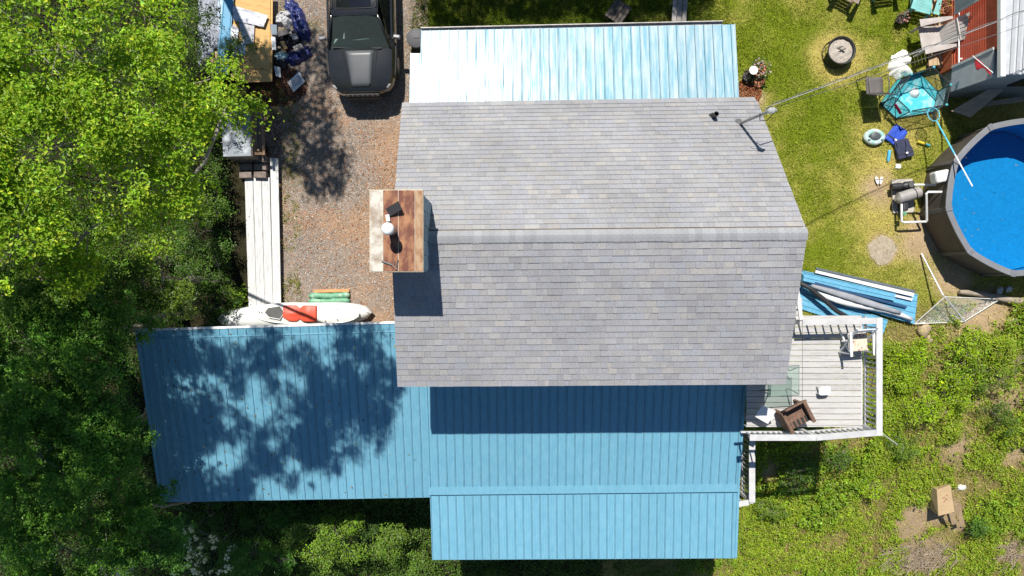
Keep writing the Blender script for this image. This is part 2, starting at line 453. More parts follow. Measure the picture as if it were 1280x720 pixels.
# ------------------------------------------------------------------ the house
def shingle_mat(name, by_attr):
    m = bpy.data.materials.new(name); m.use_nodes = True
    nt = m.node_tree; N = nt.nodes; L = nt.links; b = N['Principled BSDF']
    b.inputs['Roughness'].default_value = 0.92; b.inputs['Specular IOR Level'].default_value = 0.15
    if by_attr:
        s = N.new('ShaderNodeAttribute'); s.attribute_name = 'leafcol'; so = s.outputs['Fac']
    else:
        s = N.new('ShaderNodeObjectInfo'); so = s.outputs['Random']
    cr = N.new('ShaderNodeValToRGB'); cr.color_ramp.interpolation = 'LINEAR'
    els = cr.color_ramp.elements
    stops = [(0, (0.239, 0.237, 0.244)), (.15, (0.263, 0.260, 0.271)), (.32, (0.270, 0.275, 0.298)), (.42, (0.281, 0.278, 0.285)), (.56, (0.273, 0.264, 0.259)),
             (.68, (0.289, 0.285, 0.290)), (.82, (0.259, 0.260, 0.278)), (.93, (0.305, 0.301, 0.300)), (1, (0.309, 0.292, 0.278))]
    els[0].position, els[0].color = stops[0][0], (*stops[0][1], 1)
    els[1].position, els[1].color = 1, (*stops[-1][1], 1)
    for p, c in stops[1:-1]:
        e = els.new(p); e.color = (*c, 1)
    L.new(so, cr.inputs[0])
    geo = N.new('ShaderNodeNewGeometry')
    n1 = N.new('ShaderNodeTexNoise'); n1.inputs['Scale'].default_value = 70; n1.inputs['Detail'].default_value = 3
    n2 = N.new('ShaderNodeTexNoise'); n2.inputs['Scale'].default_value = 0.8; n2.inputs['Detail'].default_value = 5
    L.new(geo.outputs['Position'], n1.inputs[0]); L.new(geo.outputs['Position'], n2.inputs[0])
    a = N.new('ShaderNodeMapRange'); a.inputs['From Min'].default_value = .3; a.inputs['From Max'].default_value = .7; a.inputs['To Min'].default_value = .72; a.inputs['To Max'].default_value = 1.28
    c = N.new('ShaderNodeMapRange'); c.inputs['From Min'].default_value = .3; c.inputs['From Max'].default_value = .7; c.inputs['To Min'].default_value = .9; c.inputs['To Max'].default_value = 1.1
    L.new(n1.outputs[0], a.inputs[0]); L.new(n2.outputs[0], c.inputs[0])
    mu = N.new('ShaderNodeMath'); mu.operation = 'MULTIPLY'; L.new(a.outputs[0], mu.inputs[0]); L.new(c.outputs[0], mu.inputs[1])
    hs = N.new('ShaderNodeHueSaturation'); L.new(cr.outputs[0], hs.inputs['Color']); L.new(mu.outputs[0], hs.inputs['Value'])
    L.new(hs.outputs[0], b.inputs['Base Color'])
    bp = N.new('ShaderNodeBump'); bp.inputs['Strength'].default_value = .5; bp.inputs['Distance'].default_value = .004
    L.new(n1.outputs[0], bp.inputs['Height']); L.new(bp.outputs[0], b.inputs['Normal'])
    return m
SH_A = shingle_mat('shingle_each', False); SH_B = shingle_mat('shingle_rest', True)
CLAD = mat('chase_cladding', (0.22, 0.30, 0.36), .8, var=.25, scale=6, bump=.3, rnd=.12)
WALLM = mat('wall_siding', (0.42, 0.44, 0.45), .8, var=.1, scale=3, bump=.3, bscale=8, stretch=(1, 1, 12))
TRIM = mat('white_trim', (0.72, 0.72, 0.70), .6, var=.1, scale=7)
DECKING = mat('roof_decking', (0.22, 0.16, 0.10), .9, var=.2)

house = thing('house', 'house with grey shingled gable roof and light blue metal side roofs', 'house', (1.8, 1.2, 0))
ZR, ZL, ZU = 6.2, 5.2, 3.74
RL, RR = at(490, 296, ZR), at(1008, 291, ZR)
LL, LR = at(498, 482, ZL), at(981, 479, ZL)
UL, UR = at(503, 135, ZU), at(946, 128, ZU)

w = MB()
x0, x1, y0, y1 = -2.28, 5.86, -1.85, 4.15
zs = lambda y: (ZR - 0.16 - (1.15 - y) * 0.309) if y < 1.15 else (ZR - 0.2 - (y - 1.15) * 0.726)
prof = [(y0, -2.2), (y0, zs(y0)), (1.15, ZR - 0.2), (y1, zs(y1)), (y1, -0.3)]
n = len(prof)
w.add([(x0, y, z) for y, z in prof] + [(x1, y, z) for y, z in prof], [tuple(range(n)), tuple(range(n, 2 * n))[::-1]] + [(k, (k + 1) % n, n + (k + 1) % n, n + k) for k in range(n)])
w.build('wall', WALLM, house)

def shingled(TL, TR, BR, BL, name):
    """A roof slope TL-TR (ridge) to BL-BR (eave), laid with overlapping tabs. Returns the slab part and the tab list."""
    mb = MB(); nrm = (BL - TL).cross(TR - TL).normalized()
    if nrm.z < 0: nrm = -nrm
    mb.slab([TL, TR, BR, BL], 0.14)
    part = mb.build(name, DECKING, house)
    fa = MB(); fa.beam(BL - nrm * .10, BR - nrm * .10, .03, .16, nrm)
    fa.build('fascia', TRIM, part)
    for a, b in ((TL, BL), (TR, BR)):
        MB().beam(a - nrm * .075, b - nrm * .075, .035, .15, nrm).build('rake_board', TRIM, part)
    L = ((TL - BL).length + (TR - BR).length) / 2
    rows = int(round(L / 0.1435)); ex = L / rows
    tabs = []
    for i in range(rows):
        v0 = i / rows
        a = BL.lerp(TL, v0); b = BR.lerp(TR, v0)
        up = ((TL - BL) / L * (1 - .5) + (TR - BR) / L * .5).normalized()
        dirx = (b - a).normalized(); W = (b - a).length
        x = -0.03
        first = True
        while x < W + 0.02:
            wdt = random.choice((.10, .14, .18, .22, .26, .32)) if not first else random.uniform(.08, .3)
            lo, hi = max(x, -0.02), min(x + wdt, W + 0.02)
            if hi - lo > 0.03:
                tabs.append((a + dirx * ((lo + hi) / 2) - up * .02, dirx, up, nrm, hi - lo, ex, random.choice((0, 0, .007 if name[0] == 's' else .003)) if not first else 0, part))
            x += wdt; first = False
    return part, tabs
south, t1 = shingled(RL, RR, LR, LL, 'south_roof_slope')
north, t2 = shingled(RL, RR, UR, UL, 'north_roof_slope')
def seen_size(t):
    p = t[0]; d = H - p.z
    v = (Vector((0, 0, H)) - p).normalized()
    return t[4] * t[5] / d ** 2 * max(.05, v.dot(t[3]))
tabs = t1 + t2
tabs.sort(key=lambda t: -seen_size(t) * (1 if t[4] in (.16, .2, .24, .28, .32, .36) or True else 0))
def tab_verts(wd, ex, lift):
    h = wd / 2 - .0012; l = ex + .035; t = .009
    zb = .021 + lift; zt = .006 + lift * .3
    return [(-h, 0, zb), (h, 0, zb), (h, l, zt), (-h, l, zt), (-h, 0, zb - t - .008), (h, 0, zb - t - .008), (h, l, zt - .005), (-h, l, zt - .005)]
TF = [(0, 1, 2, 3), (4, 5, 1, 0), (5, 6, 2, 1), (7, 4, 0, 3)]
tab_mesh = {}
for t in tabs[:300]:
    p, dx_, up, nr, wd, ex, lift, part = t
    key = (round(wd, 2), round(ex, 4), lift)
    if key not in tab_mesh:
        me = bpy.data.meshes.new('shingle'); me.from_pydata(tab_verts(key[0], ex, lift), [], TF); me.materials.append(SH_A); tab_mesh[key] = me
    o = bpy.data.objects.new('shingle', tab_mesh[key]); COL.objects.link(o)
    M = Matrix((dx_, nr.cross(dx_), nr)).transposed().to_4x4(); M.translation = p - ORG[part.name]
    o.parent = part; o.matrix_local = M
for part in (south, north):
    vs, fs, cs = [], [], []
    for t in tabs[300:]:
        p, dx_, up, nr, wd, ex, lift, pt = t
        if pt is not part: continue
        yx = nr.cross(dx_); k = len(vs)
        for q in tab_verts(wd, ex, lift): vs.append(p + dx_ * q[0] + yx * q[1] + nr * q[2])
        fs += [tuple(i + k for i in f) for f in TF]; cs += [[random.random()] * 3] * 8
    tag(np_mesh('shingle_field', np.array(vs), np.array(fs), SH_B, part, np.array(cs)), kind='stuff')
# ridge caps
rd = (RR - RL).normalized(); ncap = 60; cl = (RR - RL).length / ncap
capm = mat('ridge_cap_shingle', (0.272, 0.278, 0.288), .85, var=.18, scale=50, bump=.3, bscale=90, rnd=.10)
sdir = (LL - RL).normalized(); ndir = (UL - RL).normalized()
me = bpy.data.meshes.new('ridge_cap')
def capsec(x, lift):
    out = []
    for d_, l in ((sdir, .15), (sdir, .05), (None, 0), (ndir, .05), (ndir, .15)):
        q = (d_ * l if d_ else Vector((0, 0, 0.0)))
        out.append(rd * x + Vector((0, q.y, q.z)) + Vector((0, 0, .028 + lift - (.006 if d_ is None else 0))))
    return out
a, b = capsec(-.01, .012), capsec(cl + .03, .002)
vv = a + b + [q - Vector((0, 0, .016)) for q in a]
me.from_pydata([tuple(q) for q in vv], [], [(i, i + 1, i + 6, i + 5) for i in range(4)] + [(i, i + 1, 11 + i, 10 + i) for i in range(4)])
me.materials.append(capm)
for k in range(ncap):
    o = bpy.data.objects.new('ridge_cap', me); COL.objects.link(o); o.parent = south
    o.location = RL + rd * (k * cl) - ORG[south.name]

# ------------------------------------------------------------------ ribbed metal roofing
def metal_mat(name, col, col2, rough, metal, streak, rnd=.06, bump=.25, spec=.5):
    m = bpy.data.materials.new(name); m.use_nodes = True
    nt = m.node_tree; N = nt.nodes; L = nt.links; b = N['Principled BSDF']
    b.inputs['Metallic'].default_value = metal; b.inputs['Specular IOR Level'].default_value = spec
    geo = N.new('ShaderNodeNewGeometry'); mp = N.new('ShaderNodeMapping'); mp.inputs['Scale'].default_value = (1, streak, 1)
    L.new(geo.outputs['Position'], mp.inputs[0])
    n1 = N.new('ShaderNodeTexNoise'); n1.inputs['Scale'].default_value = 9; n1.inputs['Detail'].default_value = 5; n1.inputs['Roughness'].default_value = .65
    L.new(mp.outputs[0], n1.inputs[0])
    mr = N.new('ShaderNodeMapRange'); mr.inputs['From Min'].default_value = .38; mr.inputs['From Max'].default_value = .66; L.new(n1.outputs[0], mr.inputs[0])
    mx = N.new('ShaderNodeMix'); mx.data_type = 'RGBA'; mx.inputs[6].default_value = (*col, 1); mx.inputs[7].default_value = (*col2, 1); L.new(mr.outputs[0], mx.inputs[0])
    oi = N.new('ShaderNodeObjectInfo'); r2 = N.new('ShaderNodeMapRange'); r2.inputs['To Min'].default_value = 1 - rnd; r2.inputs['To Max'].default_value = 1 + rnd; L.new(oi.outputs['Random'], r2.inputs[0])
    hs = N.new('ShaderNodeHueSaturation'); L.new(mx.outputs[2], hs.inputs['Color']); L.new(r2.outputs[0], hs.inputs['Value']); L.new(hs.outputs[0], b.inputs['Base Color'])
    rr = N.new('ShaderNodeMapRange'); rr.inputs['To Min'].default_value = rough - .06; rr.inputs['To Max'].default_value = rough + .06; L.new(n1.outputs[0], rr.inputs[0]); L.new(rr.outputs[0], b.inputs['Roughness'])
    n2 = N.new('ShaderNodeTexNoise'); n2.inputs['Scale'].default_value = 5; n2.inputs['Detail'].default_value = 3; L.new(mp.outputs[0], n2.inputs[0])
    bp = N.new('ShaderNodeBump'); bp.inputs['Strength'].default_value = bump; bp.inputs['Distance'].default_value = .012
    L.new(n2.outputs[0], bp.inputs['Height']); L.new(bp.outputs[0], b.inputs['Normal'])
    return m
BLUE = metal_mat('blue_painted_steel', (.124, .312, .42), (.152, .348, .455), .5, 0, .3, .04, .12, .3)
PALE = metal_mat('weathered_pale_blue_steel', (.19, .37, .445), (.42, .50, .53), .27, .0, .004, .06, .55, .2)

RIBSIDE = mat('dark_rib_side', (.065, .175, .24), .7, var=.3, scale=6)  # darker blue for the side faces of the ribs
def metal_roof(name, TL, TR, BR, BL, m, parent, pitch=.229, ribs=4, deck=True, ribh=.019):
    nrm = (BL - TL).cross(TR - TL).normalized()
    if nrm.z < 0: nrm = -nrm
    if deck: part = MB().slab([TL - nrm * .012, TR - nrm * .012, BR - nrm * .012, BL - nrm * .012], .05).build(name, DECKING, parent)
    else: part = MB().beam(TL - nrm * .03, TR - nrm * .03, .04, .04).build(name, DECKING, parent)
    W = ((TR - TL).length + (BR - BL).length) / 2; tot = W / pitch
    npan = int(math.ceil(tot / ribs))
    ext = (BL - TL).normalized() * .04
    for k in range(npan):
        a = k * ribs; b = min((k + 1) * ribs, tot)
        pr = []
        for i in range(int(math.ceil(b - a))):
            o = a + i
            for s_, h in ((0, 0), (.0, ribh * .0), (.05, ribh), (.12, ribh), (.17, 0), (.40, 0), (.43, .004), (.47, .004), (.50, 0), (.68, 0), (.71, .004), (.75, .004), (.78, 0)):
                if o + s_ <= b: pr.append((o + s_, h))
        pr.append((b, 0))
        if k == npan - 1: pr += [(b + .001, ribh), (b + .1, ribh), (b + .12, -.06)]
        P = []; tilt = random.uniform(-.0015, .0015)
        for j in range(7):
            v = j / 6; row = []
            for u, h in pr:
                q = TL.lerp(TR, u / tot).lerp(BL.lerp(BR, u / tot) + ext, v)
                row.append(q + nrm * (h + .004 + .0025 * (k % 2) + random.uniform(-.0006, .0006)))
            P.append(row)
        o = MB().grid(P).build('metal_panel', m, part)
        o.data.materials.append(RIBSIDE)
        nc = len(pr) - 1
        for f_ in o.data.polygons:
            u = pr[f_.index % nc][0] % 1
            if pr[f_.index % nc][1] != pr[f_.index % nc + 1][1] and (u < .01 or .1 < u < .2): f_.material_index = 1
    return part, nrm

def plane_z(y): return 3.0 - 0.26 * (-1.05 - y)
def on_plane(px, py):
    z = 2.5
    for _ in range(20): z = plane_z(at(px, py, z).y)
    return at(px, py, z)
BLc = on_plane(203, 626); TLc = on_plane(172, 414); XL = -2.24
TLc.x = BLc.x = (TLc.x + BLc.x) / 2
BRc = on_plane(538, 620); BRc.x = XL
TRc = Vector((XL, -0.88, plane_z(-.88)))
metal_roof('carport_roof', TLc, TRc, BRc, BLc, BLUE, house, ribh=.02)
# trim along the carport: pale drip edge at the top, dark gable trim on the far edge
cp = [o for o in house.children if o.name.startswith('carport_roof')][0]
MB().beam(TLc + Vector((-.03, .03, .0)), TRc + Vector((0, .03, .0)), .06, .05).build('drip_edge', TRIM, cp)
MB().beam(TLc + Vector((.0, -.2, -.056)), TRc + Vector((0, -.2, -.056)), .03, .05).build('ridge_flashing', BLUE, cp)
MB().beam(TLc + Vector((-.02, 0, .008)), BLc + Vector((-.02, 0, .008)), .07, .05).build('gable_trim', BLUE, cp)
TLm = Vector((XL, -1.75, plane_z(-1.75))); TRm = Vector((6.03, -1.7, plane_z(-1.7)))
BLm, BRm = on_plane(537, 614), on_plane(921.5, 610)
BLm.x = XL
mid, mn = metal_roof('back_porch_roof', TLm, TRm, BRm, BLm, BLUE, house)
BLn, BRn = at(540, 698, 1.60), at(919, 696, 1.60)
TLn, TRn = BLm + Vector((-.01, .05, -.06)), BRm + Vector((.02, .05, -.06))
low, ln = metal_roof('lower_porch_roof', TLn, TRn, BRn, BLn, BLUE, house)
MB().slab([BLm + Vector((-.02, .12, .055)), BRm + Vector((.03, .12, .055)), BRm + Vector((.03, -.10, .02)), BLm + Vector((-.02, -.10, .02))], .02).build('transition_flashing', BLUE, low)
MB().beam(TRm + Vector((.02, 0, .012)), BRm + Vector((.02, 0, .012)), .06, .05).build('gable_trim', BLUE, mid)
MB().beam(TRn + Vector((.03, 0, .012)), BRn + Vector((.01, 0, .012)), .06, .05).build('gable_trim', BLUE, low)
POST = mat('post_timber', (.34, .29, .23), .85, var=.2)
for q in (BLc + Vector((.25, .25, 0)), Vector((-6.6, BLc.y + .27, BLc.z)), Vector((-4.2, BLc.y + .27, BLc.z)), TLc + Vector((.25, -.25, 0)), Vector((-6.6, -1.2, 2.96)), Vector((-4.2, -1.15, 2.96)),
          BLn + Vector((.2, .2, 0)), BRn + Vector((-.2, .2, 0)), Vector((2.0, BLn.y + .2, BLn.z))):
    zb = float(ground_z(q.x, q.y)) - .1
    MB().box((q.x, q.y, (q.z - .1 + zb) / 2), (.14, .14, q.z - .1 - zb)).build('post', POST, house)
MB().box((1.85, -4.6, -.05), (7.6, 5.2, .1)).build('porch_floor', DECKING, house)
MB().box((1.85, -2.2, .6), (7.7, .1, 3.2)).build('porch_wall', WALLM, house)

# north porch roof, pale and glossy
zt, zb = 3.50, 3.25
ns = []
A, B = Vector((-2.29, 4.35, zt + .02)), Vector((5.60, 4.38, zt + .02))
Cc, D = at(917.5, 32.5, zb), at(526, 40.5, zb); D.x = -2.29
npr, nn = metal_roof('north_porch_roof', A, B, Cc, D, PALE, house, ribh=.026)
e = Vector((-2.55, 4.35, zt)); f = Vector((-2.30, 4.35, zt))
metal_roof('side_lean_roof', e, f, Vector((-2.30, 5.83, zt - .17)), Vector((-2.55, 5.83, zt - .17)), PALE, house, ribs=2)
GUT = mat('gutter_metal', (.48, .44, .40), .55, var=.25, scale=5)
g = MB(); a, b = D + Vector((.0, .06, -.02)), Cc + Vector((-.28, .07, -.02))
g.beam(a + Vector((0, .05, 0)), b + Vector((0, .05, 0)), .018, .1); g.beam(a - Vector((0, 0, .04)), b - Vector((0, 0, .04)), .1, .02)
g.build('gutter', GUT, npr)
for x in (-2.1, 1.6, 5.4): MB().box((x, 6.3, 1.5), (.12, .12, 3.3)).build('post', POST, house)
MB().box((1.65, 5.35, .1), (7.7, 2.2, .2)).build('porch_floor', DECKING, house)

# chimney chase
ZC = 7.3
c0, c1 = at(462, 237, ZC), at(529, 340, ZC)
cx, cy = (c0.x + c1.x) / 2, (c0.y + c1.y) / 2; cw, ch_ = c1.x - c0.x, c0.y - c1.y
chim = MB().box((cx, cy, 3.4), (cw - .12, ch_ - .12, 7.68)).build('chimney', CLAD, house)
# cladding shakes on the sides of the chase
for side, (ax, n_ax, L_) in {'e': ('y', 1, ch_ - .12), 'w': ('y', -1, ch_ - .12), 's': ('x', -1, cw - .12), 'n': ('x', 1, cw - .12)}.items():
    for z in np.arange(7.05, 4.4, -.24):
        k = int(L_ / .26)
        for i in range(k):
            wd = L_ / k; o = -L_ / 2 + (i + .5) * wd
            t = .02 + random.uniform(0, .012)
            if ax == 'y': c = (cx + n_ax * ((cw - .12) / 2 + t / 2 + .001), cy + o, z); s_ = (t, wd - .012, .26)
            else: c = (cx + o, cy + n_ax * ((ch_ - .12) / 2 + t / 2 + .001), z); s_ = (wd - .012, t, .26)
            if side in 'es' or z > 6.3: MB().box(c, s_).build('cladding_shake', CLAD, chim)
RUST = mat('rusted_cap_sheet', (.13, .038, .02), .7, col2=(.33, .155, .07), scale=3.6, stretch=(2.2, 1, 1), bump=.3, bscale=25, lo=.40, hi=.62)
RUSTY = mat('rust_streaked_tan_sheet', (.36, .235, .13), .65, col2=(.22, .09, .04), scale=4.5, bump=.25, stretch=(2.5, 1, 1), lo=.42, hi=.66)
CAPW = mat('pale_cap_sheet', (.50, .47, .41), .6, col2=(.20, .13, .075), scale=3.4, bump=.2, lo=.44, hi=.66)
capb = MB().box((cx, cy, ZC - .045), (cw, ch_, .09)).build('chimney_cap', mat('cap_edge', (.50, .43, .33), .65, var=.25, scale=8), chim)
xs = [0, .255, .54, .85, 1]
for k, mm in enumerate((CAPW, RUST, RUST, RUSTY)):
    a, b = c0.x + cw * xs[k] + .008, c0.x + cw * xs[k + 1] - .008
    MB().box(((a + b) / 2, cy, ZC + .006), (b - a, ch_ - .03, .012)).build('cap_sheet', mm, chim)
for k in (1, 2, 3):
    MB().box((c0.x + cw * xs[k], cy, ZC + .010), (.009, ch_ - .03, .03)).build('cap_seam', mat('cap_seam', (.58, .47, .36), .6, var=.2), chim)
fl = at(491, 289, ZC)
MB().lathe([(.085, 0), (.085, .44), (.07, .44), (.07, .45)], fl, 20).build('flue_pipe', mat('flue_steel', (.25, .25, .26), .4, .6), chim, smooth='auto')
MB().lathe([(.118, .50), (.118, .54), (.115, .57), (.095, .60), (.06, .62), (0, .625)], fl, 24).build('flue_cowl', mat('cowl_white', (.74, .74, .73), .4, var=.05), chim, smooth='auto')
for k in range(3):
    a = k * 2.1; MB().box(fl + Vector((.1 * math.cos(a), .1 * math.sin(a), .47)), (.02, .02, .1)).build('cowl_strut', mat('flue_steel', (.25, .25, .26)), chim)
p = at(494, 262, ZC)
single('metal_plate', 'small black bent metal plate lying on the rusty chimney top', 'metal plate',
       MB().beam(p + Vector((-.13, -.06, .03)), p + Vector((.12, .06, .17)), .17, .025), mat('black_iron', (.03, .03, .033), .55), p)
p = at(485.5, 273, ZC)
single('white_block', 'white rectangular block beside the flue on the chimney top', 'block', MB().box(p + Vector((0, 0, .045)), (.075, .13, .07), .15), mat('block_white', (.7, .7, .68), .6), p, bevel=.006)
p = at(488, 331, ZC)
tl = thing('caulking_gun', 'dark hand tool lying on the lower edge of the chimney top', 'tool', p + Vector((0, 0, .012)))
MB().tube([p + Vector((-.16, .07, .035)), p + Vector((.04, -.005, .035))], .018).build('barrel', mat('tool_grey', (.12, .13, .14), .5), tl)
MB().beam(p + Vector((.04, 0, .03)), p + Vector((.13, -.09, .03)), .035, .03).build('handle', mat('tool_brown', (.16, .09, .06), .6), tl)
MB().beam(p + Vector((.12, -.07, .03)), p + Vector((.15, .09, .03)), .022, .025).build('trigger', mat('black_iron', (.03, .03, .033)), tl)
MB().beam(p + Vector((.07, -.01, .03)), p + Vector((.08, .08, .03)), .018, .02).build('lever', mat('tool_brown', (.16, .09, .06)), tl)

# plumbing vent and service mast stand on the north slope
def north_z(y): return ZR - (ZR - ZU) * (RL.y - y) / (RL.y - UL.y)
def on_north(px, py):
    z = 5
    for _ in range(25): z = north_z(at(px, py, z).y)
    return at(px, py, z)
BLK = mat('black_rubber', (.018, .018, .02), .6)
p = on_north(890, 147)
vent = MB().lathe([(.11, -.1), (.1, .08), (.062, .12), (.062, .36), (.047, .36), (.045, .2), (0, .2)], p, 18).build('vent_pipe', BLK, house, smooth='auto')
MB().slab([p + Vector((-.2, .16, -.075)), p + Vector((.14, .16, -.075)), p + Vector((.14, -.14, .145)), p + Vector((-.2, -.14, .145))], .02).build('vent_flashing', BLK, house)
p = on_north(922, 155)
MASTM = mat('galvanised_conduit', (.33, .32, .31), .5, .5, var=.15)
top = at(962, 139, 5.75)
mast = thing('service_mast', 'grey electric service mast rising from the north roof corner', 'service mast', p)
MB().tube([p - Vector((0, 0, .15)), p.lerp(top, .5), top], .035, 12).build('conduit', MASTM, mast, smooth='auto')
MB().lathe([(.13, -.1), (.12, .05), (.05, .1), (.04, .12)], p, 16).build('flashing_boot', mat('boot_lead', (.10, .10, .10), .6), mast, smooth='auto')
dv = (top - p).normalized()
MB().tube([top - dv * .02, top + dv * .07, top + dv * .14 + Vector((.03, 0, -.02)), top + dv * .15 + Vector((.10, .01, -.08))], [.055, .07, .066, .03], 12).build('weatherhead', mat('head_alu', (.55, .55, .54), .4, .3), mast, smooth='auto')
MB().tube([top - dv * .25, top - dv * .22 + Vector((.02, .1, .02)), top + Vector((.05, .12, 0))], .014).build('insulator_bracket', MASTM, mast)
MB().tube([top + dv * .12 + Vector((.1, 0, -.06)), top + Vector((.02, -.15, -.2)), top + Vector((-.12, -.13, -.25)), top + Vector((-.16, -.02, -.12))], .010).build('drip_loop', BLK, mast)
# the overhead line: neutral and insulated conductors twisted together
e = at(1420, -40, 4.6)
s0 = top + Vector((.05, .12, 0))
pts = [];
for i in range(41):
    t = i / 40; q = s0.lerp(e, t); q.z -= 1.0 * t * (1 - t); pts.append(q)
tw = [q + Vector((0, .016 * math.cos(i * 1.9), .016 * math.sin(i * 1.9))) for i, q in enumerate(pts)]
ln_ = thing('overhead_line', 'pale twisted overhead power line running from the roof mast', 'power line', s0)
MB().tube(pts, .008, 6).build('bare_neutral', mat('wire_alu', (.40, .40, .39), .5, .2), ln_)
MB().tube([q + Vector((0, .03, .012)) for q in tw], .009, 6).build('insulated_wire', mat('wire_grey', (.13, .13, .13), .5), ln_)
e2 = at(1420, -18, 4.3)
pts = [];
for i in range(41):
    t = i / 40; q = (s0 + Vector((0, -.05, -.1))).lerp(e2, t); q.z -= 1.1 * t * (1 - t); pts.append(q)
single('phone_line', 'thin dark cable sagging just below the twisted power line', 'cable', MB().tube(pts, .006, 6), mat('wire_grey', (.13, .13, .13)), s0)

# ------------------------------------------------------------------ deck
WPAINT = mat('worn_white_paint', (.47, .465, .46), .7, var=.1, scale=5, bump=.15, bscale=30, rnd=.08)
BOARDM = mat('worn_grey_white_boards', (.43, .42, .41), .75, col2=(.33, .305, .28), scale=2.2, bump=.25, bscale=18, rnd=.07, stretch=(1, 7, 1), lo=.5, hi=.75)
ZD = 3.0; ZRT = 3.75
dk = thing('wooden_deck', 'raised white painted timber deck with railings at the house side', 'deck', (7.5, -2.1, 0))
yt, yb = at(0, 399, ZD).y, at(0, 532, ZD).y
XJ, XE, XW = at(1003, 0, ZD).x, at(1077, 0, ZD).x, 5.98
bw = .148
y = yb; i = 0
while y < yt + .45:
    if y < yt: MB().box(((XJ + XE) / 2 + .002, y + bw / 2, ZD - .015), (XE - XJ - .008, bw - .013, .03)).build('board', BOARDM, dk, bevel=.003)
    MB().box(((XW + XJ) / 2, y + bw / 2, ZD - .015 + .001 * (i % 3)), (XJ - XW - .008, bw - .013, .03)).build('board', BOARDM, dk, bevel=.003)
    y += bw; i += 1
for q in np.arange(XW + .1, XE, .5): MB().box((q, (yt + yb) / 2, ZD - .13), (.04, yt - yb - .02, .19)).build('joist', DECKING, dk)
MB().box((XE + .02, (yt + yb) / 2, ZD - .12), (.035, yt - yb + .04, .2)).build('rim_board', WPAINT, dk)
MB().box(((XW + XE) / 2, yb - .02, ZD - .12), (XE - XW, .035, .2)).build('rim_board', WPAINT, dk)
MB().box(((XJ + XE) / 2, yt + .02, ZD - .12), (XE - XJ, .035, .2)).build('rim_board', WPAINT, dk)
for q in ((XE - .1, yt - .1), (XE - .1, yb + .1), (7.4, yb + .1), (6.2, yb + .1)):
    zb_ = float(ground_z(*q)) - .1
    MB().box((q[0], q[1], (ZD - .23 + zb_) / 2), (.14, .14, ZD - .23 - zb_)).build('support_post', POST, dk)
def railing(a, b, zt, zf, root, flat=.15, gap=.125, base_off=None):
    """Top rail a-b (Vectors at rail height), balusters down to the floor at zf."""
    MB().beam(a, b, flat, .035).build('top_rail', WPAINT, root, bevel=.004)
    d = (b - a).normalized(); L = (b - a).length
    MB().beam(Vector((a.x, a.y, zf + .09)), Vector((b.x, b.y, zf + .09)), .04, .07).build('bottom_rail', WPAINT, root)
    MB().beam(Vector((a.x, a.y, zt - .055)), Vector((b.x, b.y, zt - .055)), .04, .07).build('under_rail', WPAINT, root)
    k = int(L / gap)
    for i in range(1, k):
        q = a.lerp(b, i / k)
        MB().box((q.x, q.y, (zt - .09 + zf + .125) / 2), (.036, .036, zt - .09 - zf - .125), math.atan2(d.y, d.x)).build('baluster', WPAINT, root)
    return d
cNE, cSE = at(1099, 401, ZRT), at(1099, 541, ZRT); cNW = at(1003, 403, ZRT); cS = at(1020, 547, ZRT); cSW = at(937, 547, ZRT)
railing(cNW, cNE + Vector((-.078, 0, 0)), ZRT, ZD, dk, gap=.19); railing(cNE + Vector((0, .075, 0)), cSE + Vector((0, -.07, 0)), ZRT, ZD, dk)
railing(cSE + Vector((-.078, 0, 0)), cS, ZRT, ZD, dk); railing(cS + Vector((-.004, 0, 0)), cSW, ZRT, ZD, dk)
for q in (cNE, cSE, cNW, cS): MB().box((q.x, q.y, ZRT - .5), (.095, .095, .93)).build('rail_post', WPAINT, dk)
# stair rails going down to the north
a = cNW + Vector((-.02, .05, -.02)); b = at(996, 358, 3.45)
for k, off in enumerate((0, .38, .66)):
    MB().beam(a - Vector((0, 0, off)), b - Vector((0, 0, off)), .09 if k == 0 else .04, .04).build('stair_rail', WPAINT, dk)
for t in (.3, .6, .95): MB().beam(a.lerp(b, t), a.lerp(b, t) - Vector((0, 0, .9)), .04, .04, (0, 1, 0)).build('stair_baluster', WPAINT, dk)
for k in range(8):
    MB().box((6.75, a.y + .1 + k * .27, ZD - .19 - k * .18), (1.1, .28, .04)).build('stair_tread', WPAINT, dk)
for sx in (6.2, 7.3): MB().beam((sx, a.y - .05, ZD - .2), (sx, a.y + 2.2, ZD - .35 - 1.45), .05, .24).build('stringer', WPAINT, dk)

# lower landing that juts out from under the porch roof
ld = thing('porch_landing', 'small railed landing jutting out under the blue porch roof edge', 'landing', (6.0, -4.6, 0))
ZF = .70; zr = 1.60
a, b, c = at(940, 549, zr), at(940, 628, zr), at(917, 631, zr)
railing(a, b, zr, ZF, ld, .17); railing(b + Vector((-.09, 0, 0)), c, zr, ZF, ld, .15)
for q in (a, b): MB().box((q.x, q.y, zr - .5), (.09, .09, .95)).build('rail_post', WPAINT, ld)
y = b.y - .02
while y < a.y:
    MB().box((5.7, y + .07, ZF - .015), (1.15, .137, .03)).build('board', BOARDM, ld); y += .148
for q in ((6.1, a.y - .1), (6.1, b.y + .1), (5.3, b.y + .1)):
    zb_ = float(ground_z(*q)) - .1
    MB().box((q[0], q[1], (ZF - .04 + zb_) / 2), (.1, .1, ZF - .04 - zb_)).build('support_post', POST, ld)
